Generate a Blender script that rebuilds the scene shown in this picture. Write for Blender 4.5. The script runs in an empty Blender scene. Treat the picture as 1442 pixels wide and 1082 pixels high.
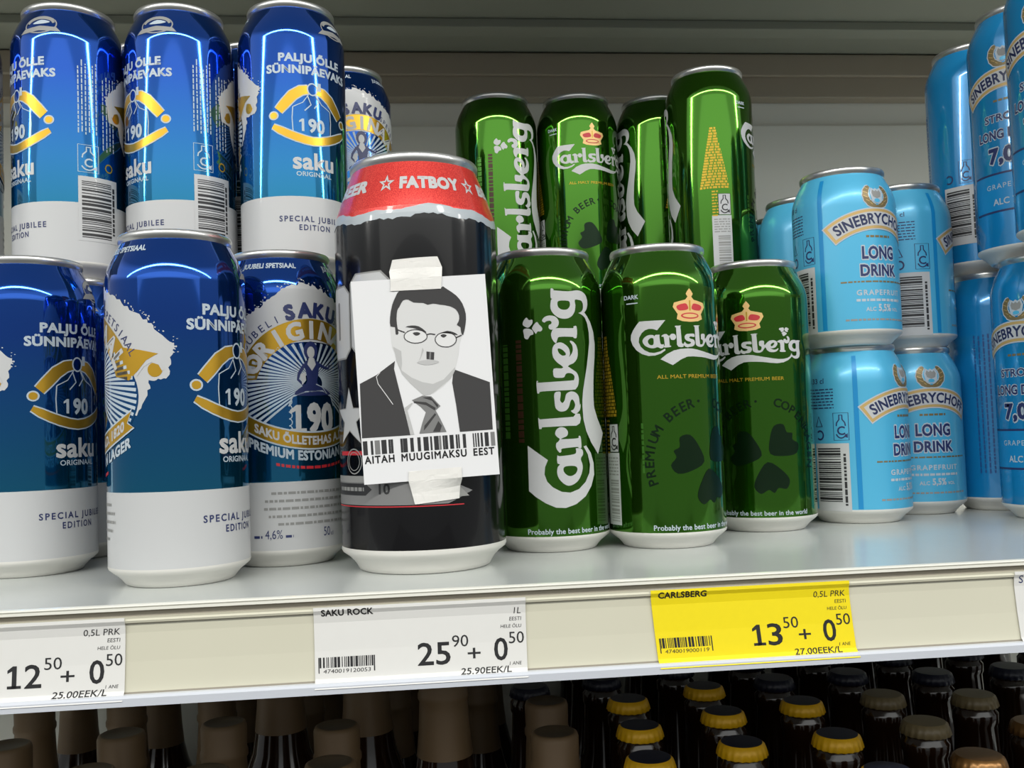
import bpy, bmesh, math, random
from mathutils import Matrix, Vector
random.seed(7)
PI = math.pi
SC = bpy.context.scene
COL = SC.collection
Z0 = 1.30                       # height of the shelf board's top above the shop floor, metres


def W(x, y, z):                 # millimetres measured from the shelf top -> world metres
    return Vector((x * .001, y * .001, z * .001 + Z0))


def lin(r, g, b):
    def f(c):
        c /= 255.0
        return c / 12.92 if c <= .04045 else ((c + .055) / 1.055) ** 2.4
    return (f(r), f(g), f(b), 1.0)


# ------------------------------------------------------------------ camera
cd = bpy.data.cameras.new('camera')
cam = bpy.data.objects.new('camera', cd)
COL.objects.link(cam)
YAW, PIT, ROL, FPX = .101173755, .0482450341, -.0342092014, 1355.48363
fw = Vector((math.sin(YAW) * math.cos(PIT), math.cos(YAW) * math.cos(PIT), math.sin(PIT)))
rt = Vector((math.cos(YAW), -math.sin(YAW), 0))
up = rt.cross(fw)
ax = rt * math.cos(ROL) + up * math.sin(ROL)
ay = -rt * math.sin(ROL) + up * math.cos(ROL)
m = Matrix((ax, ay, -fw)).transposed().to_4x4()
m.translation = W(116.14, -488.89, 67.43)
cam.matrix_world = m
cd.sensor_width = 36.0
cd.lens = FPX / 1442 * 36.0
cd.clip_start = .02
SC.camera = cam

# ------------------------------------------------------------------ light and exposure
SC.view_settings.view_transform = 'Standard'
SC.view_settings.look = 'None'
SC.view_settings.exposure = 0.08
SC.view_settings.gamma = 1.0
SC.view_settings.use_curve_mapping = False
wd = bpy.data.worlds.new('shop_surroundings')
SC.world = wd
wd.use_nodes = True
nt = wd.node_tree
_tc = nt.nodes.new('ShaderNodeTexCoord')
_sp = nt.nodes.new('ShaderNodeSeparateXYZ')
_rp = nt.nodes.new('ShaderNodeValToRGB')           # dim aisle below eye level, pale ceiling above
for _i, (_p, _c) in enumerate(((0.0, .56), (.12, .60), (.20, .80), (.27, 1.8), (.45, 1.6), (.56, .6), (1.0, .5))):
    _e = _rp.color_ramp.elements[_i] if _i < 2 else _rp.color_ramp.elements.new(_p)
    _e.position = _p
    _e.color = (_c * .96, _c, _c, 1)
nt.links.new(_tc.outputs['Generated'], _sp.inputs[0])
nt.links.new(_sp.outputs[2], _rp.inputs[0])
nt.links.new(_rp.outputs[0], nt.nodes['Background'].inputs[0])
nt.nodes['Background'].inputs[1].default_value = .60


def ceiling_strip(y, z, power, length=14.0, width=.16, x=.1):
    l = bpy.data.lights.new('ceiling_strip_light', 'AREA')
    l.shape = 'RECTANGLE'
    l.size = length
    l.size_y = width
    l.energy = power
    l.color = (1.0, .985, .93)
    o = bpy.data.objects.new('ceiling_strip_light', l)
    o.location = (x, y, Z0 + z)
    t = Vector((x, .1, Z0 + .15)) - o.location
    o.rotation_euler = t.to_track_quat('-Z', 'Y').to_euler()
    COL.objects.link(o)


ceiling_strip(-2.35, 2.0, 230, width=.14)
ceiling_strip(-5.6, 2.0, 40, width=1.2)  # unseen far row, widened and put in as soft fill for the upper bay


# ------------------------------------------------------------------ materials
def mat(name, col, rough=.5, metal=0.0, coat=0.0, spec=.5, noise=0.0, nscale=40, bump=0.0, coat_rough=.05):
    mt = bpy.data.materials.new(name)
    mt.use_nodes = True
    nt = mt.node_tree
    b = nt.nodes['Principled BSDF']
    b.inputs['Base Color'].default_value = col
    b.inputs['Roughness'].default_value = rough
    b.inputs['Metallic'].default_value = metal
    b.inputs['Coat Weight'].default_value = coat
    b.inputs['Coat Roughness'].default_value = coat_rough
    b.inputs['Specular IOR Level'].default_value = spec
    if noise or bump:
        tc = nt.nodes.new('ShaderNodeTexCoord')
        nz = nt.nodes.new('ShaderNodeTexNoise')
        nz.inputs['Scale'].default_value = nscale
        nz.inputs['Detail'].default_value = 6
        nt.links.new(tc.outputs['Object'], nz.inputs['Vector'])
        if noise:
            mx = nt.nodes.new('ShaderNodeMixRGB')
            mx.inputs[1].default_value = tuple(c * (1 - noise) for c in col[:3]) + (1,)
            mx.inputs[2].default_value = tuple(min(1, c * (1 + noise)) for c in col[:3]) + (1,)
            nt.links.new(nz.outputs[0], mx.inputs[0])
            nt.links.new(mx.outputs[0], b.inputs['Base Color'])
        if bump:
            bp = nt.nodes.new('ShaderNodeBump')
            bp.inputs['Strength'].default_value = bump
            bp.inputs['Distance'].default_value = .001
            nt.links.new(nz.outputs[0], bp.inputs['Height'])
            nt.links.new(bp.outputs[0], b.inputs['Normal'])
    return mt


M = {}
M['white'] = mat('printed_white', lin(188, 189, 190), .35, 0, .15)
M['soft_white'] = mat('pale_print', lin(178, 190, 200), .35, 0, .1)
M['navy'] = mat('navy_ink', lin(38, 48, 96), .4)
M['grey_ink'] = mat('grey_ink', lin(140, 140, 138), .5)
M['black_ink'] = mat('black_ink', lin(38, 38, 40), .5)
M['gold'] = mat('gold_print', lin(205, 160, 50), .28, .75)
M['yellow_gold'] = mat('yellow_gold_print', lin(186, 150, 40), .35, .5)
M['red'] = mat('red_ink', lin(190, 40, 50), .45)
M['cream'] = mat('cream_print', lin(225, 185, 120), .35, .2)
M['alu'] = mat('bare_aluminium', lin(200, 200, 198), .28, .85)
M['can_base'] = mat('pale_lacquered_base', lin(214, 212, 206), .4, .15, .1)
M['dark_leaf'] = mat('dark_green_ink', lin(8, 36, 12), .3, .6)
M['pale_green'] = mat('faint_green_ink', lin(66, 120, 40), .3, .6)
M['maroon'] = mat('maroon_ink', lin(62, 40, 26), .35, .4)
M['green'] = mat('green_metallic_lacquer', lin(58, 112, 20), .08, .92, .35, coat_rough=.04)
M['blue_light'] = mat('sky_blue_lacquer', lin(80, 176, 216), .32, .15, .25, coat_rough=.12)
M['blue_strong'] = mat('deep_sky_blue_lacquer', lin(20, 132, 192), .2, .25, 1.0, coat_rough=.03)
M['blue_stripe'] = mat('mid_blue_ink', lin(20, 135, 196), .35, .1)
M['black_can'] = mat('black_lacquer', lin(11, 10, 12), .15, 0, .25, spec=.3, coat_rough=.03)
M['torn'] = mat('torn_paper_grey', lin(170, 178, 184), .35, 0, .4)


def saku_blue():
    mt = mat('royal_blue_metallic_lacquer', lin(36, 70, 160), .07, .9, .35, coat_rough=.04)
    nt = mt.node_tree
    tc = nt.nodes.new('ShaderNodeTexCoord')
    sp = nt.nodes.new('ShaderNodeSeparateXYZ')
    mr = nt.nodes.new('ShaderNodeMapRange')
    mr.inputs[1].default_value = .045
    mr.inputs[2].default_value = .125
    rp = nt.nodes.new('ShaderNodeValToRGB')
    rp.color_ramp.elements[0].color = lin(20, 108, 146)
    rp.color_ramp.elements[1].color = lin(18, 72, 160)
    nt.links.new(tc.outputs['Object'], sp.inputs[0])
    nt.links.new(sp.outputs[2], mr.inputs[0])
    nt.links.new(mr.outputs[0], rp.inputs[0])
    nt.links.new(rp.outputs[0], nt.nodes['Principled BSDF'].inputs['Base Color'])
    return mt


def glitter_red():
    mt = mat('red_glitter_lacquer', lin(214, 40, 38), .32, .35, .4, coat_rough=.05)
    nt = mt.node_tree
    tc = nt.nodes.new('ShaderNodeTexCoord')
    nz = nt.nodes.new('ShaderNodeTexNoise')
    nz.inputs['Scale'].default_value = 2200
    rp = nt.nodes.new('ShaderNodeValToRGB')
    rp.color_ramp.elements[0].position = .35
    rp.color_ramp.elements[0].color = lin(196, 26, 30)
    rp.color_ramp.elements[1].position = .7
    rp.color_ramp.elements[1].color = lin(240, 80, 66)
    nt.links.new(tc.outputs['Object'], nz.inputs['Vector'])
    nt.links.new(nz.outputs[0], rp.inputs[0])
    nt.links.new(rp.outputs[0], nt.nodes['Principled BSDF'].inputs['Base Color'])
    return mt


M['saku_blue'] = saku_blue()
M['red_glitter'] = glitter_red()
M['shelf'] = mat('white_powder_coat', lin(206, 210, 208), .22, 0, .25, noise=.02, nscale=60, coat_rough=.12)
M['lip'] = mat('lit_edge_white', lin(226, 225, 216), .3, 0, .2)  # shelf white lightened where the rounded front edge catches the light
M['groove'] = mat('recess_shade_grey', lin(140, 134, 122), .5)  # shade of the rail's recesses and creases put into the colour
M['rail'] = mat('cream_plastic_rail', lin(208, 205, 186), .42, 0, 0, noise=.05, nscale=14)
M['rail_lip'] = mat('bluish_white_plastic', lin(205, 209, 218), .3, 0, .3)
M['panel'] = mat('warm_grey_panel', lin(236, 234, 224), .55, noise=.02, nscale=8)
M['beam'] = mat('brownish_grey_beam', lin(168, 156, 138), .55, noise=.03, nscale=10)
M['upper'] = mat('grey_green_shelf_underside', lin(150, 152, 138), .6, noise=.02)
M['card'] = mat('white_card', lin(222, 221, 218), .6, noise=.015, nscale=200)
M['yellow_card'] = mat('yellow_card', lin(240, 218, 10), .6, noise=.03, nscale=300)
M['paper'] = mat('white_printer_paper', lin(222, 222, 224), .8)
M['tape'] = mat('matt_paper_tape', lin(224, 222, 218), .6, noise=.02, nscale=90, bump=.25)
M['face_grey'] = mat('light_grey_toner', lin(208, 208, 208), .8)
M['mid_grey'] = mat('mid_grey_toner', lin(182, 182, 182), .8)
M['tie_grey'] = mat('tie_grey_toner', lin(120, 120, 120), .8)
M['dark_grey'] = mat('dark_grey_toner', lin(56, 55, 56), .8)
M['lens_white'] = mat('lens_toner', lin(216, 216, 216), .8)
M['bottle'] = mat('dark_brown_glass', lin(34, 18, 8), .12, 0, .3)
M['cap_yellow'] = mat('yellow_cap_paint', lin(222, 170, 10), .4, .1)
M['cap_navy'] = mat('navy_cap_top', lin(24, 26, 44), .35)
M['cap_beige'] = mat('beige_cap_paint', lin(112, 98, 68), .4)
M['cap_gold'] = mat('brown_gold_cap', lin(128, 92, 50), .3, .6)
M['foil'] = mat('tan_foil', lin(112, 90, 64), .5, .1)
M['foil_top'] = mat('dull_foil_top', lin(84, 70, 52), .5, .1)
M['floor'] = mat('grey_floor_tile', lin(58, 57, 54), .4)

# ------------------------------------------------------------------ scene-object helpers


def tag(o, label=None, cat=None, group=None, kind=None):
    for k, v in (('label', label), ('category', cat), ('group', group), ('kind', kind)):
        if v:
            o[k] = v
    return o


def empty(name, loc, rz=0):
    o = bpy.data.objects.new(name, None)
    o.empty_display_size = .02
    o.location = loc
    o.rotation_euler = (0, 0, rz)
    COL.objects.link(o)
    return o


def obj(name, me, parent=None):
    o = bpy.data.objects.new(name, me)
    o.parent = parent
    COL.objects.link(o)
    return o


class MB:
    """collects verts / faces with a material per face; millimetres in, one mesh out"""

    def __init__(s):
        s.v, s.f, s.mi, s.mats, s.n, s.sm = [], [], [], [], None, []

    def slot(s, name):
        if name not in s.mats:
            s.mats.append(name)
        return s.mats.index(name)

    def add(s, vs, fs, mname, smooth=False):
        b = len(s.v)
        s.v += [tuple(q) for q in vs]
        k = s.slot(mname)
        for f in fs:
            s.f.append(tuple(b + i for i in f))
            s.mi.append(k)
            s.sm.append(smooth)

    def box(s, x0, x1, y0, y1, z0, z1, mname):
        v = [(x, y, z) for x in (x0, x1) for y in (y0, y1) for z in (z0, z1)]
        s.add(v, [(0, 1, 3, 2), (4, 6, 7, 5), (0, 4, 5, 1), (2, 3, 7, 6), (0, 2, 6, 4), (1, 5, 7, 3)], mname)

    def lathe(s, prof, mname, n=48, smooth=True):
        """prof: (r, z) from bottom to top, or (r, z, material of the segment above)"""
        vs, rings = [], []
        for q in prof:
            r, z = q[0], q[1]
            if r <= 1e-6:
                rings.append([len(vs)])
                vs.append((0, 0, z))
            else:
                rings.append(list(range(len(vs), len(vs) + n)))
                vs += [(r * math.sin(2 * PI * i / n), -r * math.cos(2 * PI * i / n), z) for i in range(n)]
        b = len(s.v)
        s.v += vs
        for k in range(len(prof) - 1):
            mk = s.slot(prof[k][2] if len(prof[k]) > 2 else mname)
            a, c = rings[k], rings[k + 1]
            for i in range(n):
                j = (i + 1) % n
                if len(a) == 1 and len(c) == 1:
                    continue
                if len(a) == 1:
                    f = (a[0], c[j], c[i])
                elif len(c) == 1:
                    f = (a[i], a[j], c[0])
                else:
                    f = (a[i], a[j], c[j], c[i])
                s.f.append(tuple(b + q for q in f))
                s.mi.append(mk)
                s.sm.append(smooth)

    def extrude_profile(s, prof, x0, x1, mname):
        """closed profile of (y, z), swept along x; prof entries may carry a material"""
        n = len(prof)
        vs = [(x, p[0], p[1]) for x in (x0, x1) for p in prof]
        for i in range(n):
            j = (i + 1) % n
            s.add([vs[i], vs[j], vs[n + j], vs[n + i]], [(0, 3, 2, 1)], prof[i][2] if len(prof[i]) > 2 else mname)
        s.add(vs[:n], [tuple(range(n))], mname)
        s.add(vs[n:], [tuple(reversed(range(n)))], mname)

    def build(s, name, parent=None, normals=None, bevel=0):
        me = bpy.data.meshes.new(name)
        me.from_pydata([(x * .001, y * .001, z * .001) for x, y, z in s.v], [], s.f)
        for q in s.mats:
            me.materials.append(M[q])
        me.polygons.foreach_set('material_index', s.mi)
        me.polygons.foreach_set('use_smooth', s.sm)
        me.update()
        if normals:
            me.normals_split_custom_set_from_vertices(normals)
        o = obj(name, me, parent)
        if bevel:
            md = o.modifiers.new('bevel', 'BEVEL')
            md.width = bevel * .001
            md.segments = 3
            md.limit_method = 'ANGLE'
        return o


# ------------------------------------------------------------------ flat artwork (u to the right, v up, millimetres)
def curve_mesh(c):
    o = bpy.data.objects.new('tmp_art', c)
    COL.objects.link(o)
    dg = bpy.context.evaluated_depsgraph_get()
    me = bpy.data.meshes.new_from_object(o.evaluated_get(dg))
    vs = [(p.co.x, p.co.y) for p in me.vertices]
    fs = [tuple(p.vertices) for p in me.polygons]
    bpy.data.objects.remove(o)
    bpy.data.meshes.remove(me)
    bpy.data.curves.remove(c)
    return vs, fs


def catmull(P, k=4):
    n, out = len(P), []
    for i in range(n):
        p0, p1, p2, p3 = P[i - 1], P[i], P[(i + 1) % n], P[(i + 2) % n]
        for j in range(k):
            t = j / k
            out.append(tuple(.5 * ((2 * p1[a]) + (p2[a] - p0[a]) * t + (2 * p0[a] - 5 * p1[a] + 4 * p2[a] - p3[a]) * t * t + (3 * p1[a] - p0[a] - 3 * p2[a] + p3[a]) * t ** 3) for a in (0, 1)))
    return out


def fill(*rings, smooth=0):
    c = bpy.data.curves.new('tmp', 'CURVE')
    c.dimensions = '2D'
    c.fill_mode = 'BOTH'
    for r in rings:
        if smooth:
            r = catmull(r, smooth)
        s = c.splines.new('POLY')
        s.points.add(len(r) - 1)
        for p, q in zip(s.points, r):
            p.co = (q[0], q[1], 0, 1)
        s.use_cyclic_u = True
    return curve_mesh(c)


def rect(x0, x1, y0, y1):
    return [(x0, y0), (x1, y0), (x1, y1), (x0, y1)], [(0, 1, 2, 3)]


def stroke(P, w, closed=False):
    """ribbon of width w (number or one per point) along a polyline"""
    n = len(P)
    vs, fs = [], []
    for i in range(n):
        a = P[i - 1] if (i or closed) else P[0]
        b = P[(i + 1) % n] if (i < n - 1 or closed) else P[-1]
        dx, dy = b[0] - a[0], b[1] - a[1]
        L = math.hypot(dx, dy) or 1
        ww = (w[i] if isinstance(w, (list, tuple)) else w) / 2
        vs += [(P[i][0] - dy / L * ww, P[i][1] + dx / L * ww), (P[i][0] + dy / L * ww, P[i][1] - dx / L * ww)]
    for i in range(n if closed else n - 1):
        j = (i + 1) % n
        fs.append((2 * i, 2 * i + 1, 2 * j + 1, 2 * j))
    return vs, fs


def ell(cx, cy, rx, ry, n=20, a0=0, a1=2 * PI):
    full = abs(a1 - a0 - 2 * PI) < 1e-6
    return [(cx + rx * math.cos(a0 + (a1 - a0) * i / (n if full else n - 1)), cy + ry * math.sin(a0 + (a1 - a0) * i / (n if full else n - 1))) for i in range(n)]


_cap = None


def text(s, h, x=0, y=0, w=None, bold=0.0, align='c', shear=0, xs=1.0, space=1.0):
    """lettering with cap height h, baseline y, placed at x; w forces the total width"""
    global _cap

    def raw(q, bold, space):
        c = bpy.data.curves.new('tmp', 'FONT')
        c.body = q
        c.size = 1
        c.resolution_u = 3
        c.space_character = space * (1 + 1.2 * bold)
        v, f = curve_mesh(c)
        if not bold or not v:
            return v, f
        cnt = {}
        for p in f:
            for i in range(len(p)):
                e = (p[i], p[(i + 1) % len(p)])
                k = tuple(sorted((tuple(round(t, 5) for t in v[e[0]]), tuple(round(t, 5) for t in v[e[1]]))))
                cnt.setdefault(k, []).append(e)
        v, f = list(v), list(f)
        for k, es in cnt.items():                  # thicken every outline edge
            if len(es) == 1:
                (x0, y0), (x1, y1) = v[es[0][0]], v[es[0][1]]
                dx, dy = x1 - x0, y1 - y0
                L = math.hypot(dx, dy)
                if L < 1e-6:
                    continue
                dx, dy = dx / L * bold, dy / L * bold
                n0 = len(v)
                v += [(x0 - dx * .7 - dy, y0 - dy * .7 + dx), (x0 - dx * .7 + dy, y0 - dy * .7 - dx), (x1 + dx * .7 + dy, y1 + dy * .7 - dx), (x1 + dx * .7 - dy, y1 + dy * .7 + dx)]
                f.append((n0, n0 + 1, n0 + 2, n0 + 3))
        return v, f
    if _cap is None:
        v, _ = raw('H', 0, 1)
        _cap = max(p[1] for p in v)
    v, f = raw(s, bold, space)
    if not v:
        return [], []
    k = h / _cap
    x0, x1 = min(p[0] for p in v), max(p[0] for p in v)
    sx = w / (x1 - x0) if w else k * xs
    wd = (x1 - x0) * sx
    off = {'c': -wd / 2, 'l': 0, 'r': -wd}[align]
    return [((p[0] - x0) * sx + off + x + shear * p[1] * k, p[1] * k + y) for p in v], f


def one(h, x, y, base=True):
    """a figure 1 with a flag, and with a foot when base is set; x is its stem's middle"""
    s = h * .1
    P = [(x - s, y), (x + s, y), (x + s, y + h), (x - s * .7, y + h), (x - h * .3, y + h * .82), (x - h * .3, y + h * .68), (x - s, y + h * .78)]
    a = fill(P)
    return join(a, rect(x - h * .3, x + h * .3, y, y + h * .13)) if base else a


def xf(a, fn):
    return [fn(*p) for p in a[0]], a[1]


def rot(a, deg, cx=0, cy=0):
    c, s = math.cos(math.radians(deg)), math.sin(math.radians(deg))
    return xf(a, lambda x, y: (cx + (x - cx) * c - (y - cy) * s, cy + (x - cx) * s + (y - cy) * c))


def shift(a, dx, dy, k=1):
    return xf(a, lambda x, y: (x * k + dx, y * k + dy))


def arch(a, R, cx=0, cy=0):
    """bend about a centre R below the baseline (R<0: smile)"""
    return xf(a, lambda x, y: (cx + (R + y) * math.sin(x / R), cy + (R + y) * math.cos(x / R) - R))


def join(*arts):
    vs, fs = [], []
    for v, f in arts:
        b = len(vs)
        vs += v
        fs += [tuple(b + i for i in q) for q in f]
    return vs, fs


def barcode(x0, x1, y0, y1, seed, vertical=False, unit=.45):
    """bars run along y (vertical=False) or lie flat and stack up (vertical=True)"""
    rd = random.Random(seed)
    arts = []
    a, b = (y0, y1) if vertical else (x0, x1)
    p = a
    while p < b - unit:
        w = unit * rd.choice((1, 1, 2, 3))
        q = min(p + w, b)
        arts.append(rect(x0, x1, p, q) if vertical else rect(p, q, y0, y1))
        p = q + unit * rd.choice((1, 1, 2))
    return join(*arts)


def star(cx, cy, R, r=None, turn=0):
    r = r or R * .4
    return [(cx + (R if i % 2 == 0 else r) * math.sin(turn + i * PI / 5), cy + (R if i % 2 == 0 else r) * math.cos(turn + i * PI / 5)) for i in range(10)]


class Art:
    """stack of printed layers: each (vertices, faces, material, layer height)"""

    def __init__(s):
        s.L = []

    def put(s, a, mname, layer=1):
        if a[0]:
            s.L.append((a[0], a[1], mname, layer))

    def wrap(s, mb, prof, R, nrm, step=4.0, ulim=None):
        """lay the artwork round a lathe body with outline prof"""
        rs = [(z, r) for r, z in prof]

        def rad(z):
            if z <= rs[0][0]:
                return rs[0][1], 0
            for (z0, r0), (z1, r1) in zip(rs, rs[1:]):
                if z <= z1 and z1 > z0:
                    t = (z - z0) / (z1 - z0)
                    return r0 + (r1 - r0) * t, (r1 - r0) / (z1 - z0)
            return rs[-1][1], 0
        groups = {}
        for v, f, mn, ly in s.L:
            groups.setdefault((mn, ly), []).append((v, f))
        for (mn, ly), arts in groups.items():
            vs, fs = join(*arts)
            bm = bmesh.new()
            bv = [bm.verts.new((p[0], p[1], 0)) for p in vs]
            for q in fs:
                try:
                    bm.faces.new([bv[i] for i in q])
                except ValueError:
                    pass
            us = [p[0] for p in vs]
            zs = [p[1] for p in vs]
            k = math.ceil(min(us) / (R * math.radians(step)))
            while k * R * math.radians(step) < max(us):
                g = bm.verts[:] + bm.edges[:] + bm.faces[:]
                bmesh.ops.bisect_plane(bm, geom=g, dist=1e-5, plane_co=(k * R * math.radians(step), 0, 0), plane_no=(1, 0, 0))
                k += 1
            for z, r in rs:
                if min(zs) < z < max(zs):
                    g = bm.verts[:] + bm.edges[:] + bm.faces[:]
                    bmesh.ops.bisect_plane(bm, geom=g, dist=1e-5, plane_co=(0, z, 0), plane_no=(0, 1, 0))
            bm.verts.index_update()
            out = []
            for p in bm.verts:
                ph = p.co.x / R
                r, sl = rad(p.co.y)
                r += .05 + .05 * ly
                out.append((r * math.sin(ph), -r * math.cos(ph), p.co.y))
                L = math.hypot(1, sl)
                nrm.append((math.sin(ph) / L, -math.cos(ph) / L, -sl / L))
            ff = []
            for q in bm.faces:
                ids = [p.index for p in q.verts]
                if q.normal.z < 0:
                    ids.reverse()
                ff.append(ids)
            mb.add(out, ff, mn, True)
            bm.free()

    def flat(s, mb, fn):
        """lay the artwork on a sheet: fn(u, v, height) -> xyz"""
        for v, f, mn, ly in s.L:
            fl = []
            for q in f:
                a = sum(v[q[i]][0] * v[q[(i + 1) % len(q)]][1] - v[q[(i + 1) % len(q)]][0] * v[q[i]][1] for i in range(len(q)))
                fl.append(q if a > 0 else tuple(reversed(q)))
            mb.add([fn(p[0], p[1], .04 + .04 * ly) for p in v], fl, mn)


# ------------------------------------------------------------------ the setting: floor, back wall
b = MB()
b.box(-8000, 8000, -12000, 900, -1310, -1300, 'floor')
tag(b.build('floor'), kind='structure')
b = MB()
b.box(-900, 1300, 425, 445, -1300, 600, 'panel')
tag(b.build('wall_back'), kind='structure')
b = MB()                                                     # horizontal beam under the upper shelf
b.box(-900, 1300, 408, 424.9, 384, 426, 'beam')
b.box(-900, 1300, 403, 408, 404, 426, 'beam')
tag(b.build('trim_1', bevel=1.5), kind='structure')
b = MB()                                                     # raised lower panel, its edge makes the seam line
b.box(-900, 1300, 420.5, 424.9, .5, 361, 'panel')
tag(b.build('trim_2', bevel=1.2), kind='structure')

# ------------------------------------------------------------------ shelves
for o in [q for q in COL.objects if q.name in ('floor', 'wall_back', 'trim_1', 'trim_2')]:
    o.location = (0, 0, Z0)

shelf = empty('shelf', W(150, -67, 0))
tag(shelf, 'white metal shelf carrying all the drink cans', 'shelf')


def sub(mb, name, parent, bevel=0):
    o = mb.build(name, parent, bevel=bevel)
    o.location = W(0, 0, 0) - parent.location
    return o


b = MB()
b.extrude_profile([(-66, -1.6), (-66.6, -1.0), (-66.4, -.3), (-65.2, 0, 'shelf'), (420, 0, 'shelf'), (420, -32, 'shelf'), (-60, -32, 'shelf'), (-60, -2.8, 'groove'), (-66, -2.8)], -900, 1300, 'lip')
sub(b, 'shelf_board', shelf)
rail = MB()
rail.extrude_profile([(-62, -2.9), (-63.2, -3.2, 'groove'), (-63.4, -5.6), (-67.6, -5.9), (-68.3, -6.6), (-67.9, -7.6, 'groove'), (-66.6, -8.2), (-66.2, -12), (-66.0, -24), (-66.4, -36.4, 'groove'), (-67.2, -37.2), (-66, -41), (-62, -41)], -900, 1300, 'rail')
ro = sub(rail, 'price_rail', shelf)
b = MB()
b.extrude_profile([(-67.3, -37.0), (-69.2, -37.2), (-70.0, -38.2), (-69.6, -41.6), (-67.0, -42.2), (-66.1, -41.5), (-66.3, -37.4)], -900, 1300, 'rail_lip')
o = b.build('rail_lower_lip', ro)

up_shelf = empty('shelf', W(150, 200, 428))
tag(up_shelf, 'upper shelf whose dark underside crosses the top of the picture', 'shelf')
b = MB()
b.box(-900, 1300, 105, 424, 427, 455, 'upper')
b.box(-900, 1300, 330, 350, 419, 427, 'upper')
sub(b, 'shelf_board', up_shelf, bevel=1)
b = MB()
b.box(-900, 1300, 98, 104.5, 418, 458, 'rail')
sub(b, 'price_rail', up_shelf, bevel=1)

LOWZ = -352
low = empty('shelf', W(150, -60, LOWZ))
tag(low, 'lower shelf in the dark with rows of bottles', 'shelf')
b = MB()
b.box(-900, 1300, -62, 420, LOWZ - 28, LOWZ, 'shelf')
sub(b, 'shelf_board', low, bevel=1)
b = MB()
b.box(-900, 1300, -70, -62.5, LOWZ - 42, LOWZ - 2, 'rail')
sub(b, 'price_rail', low, bevel=1)


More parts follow.
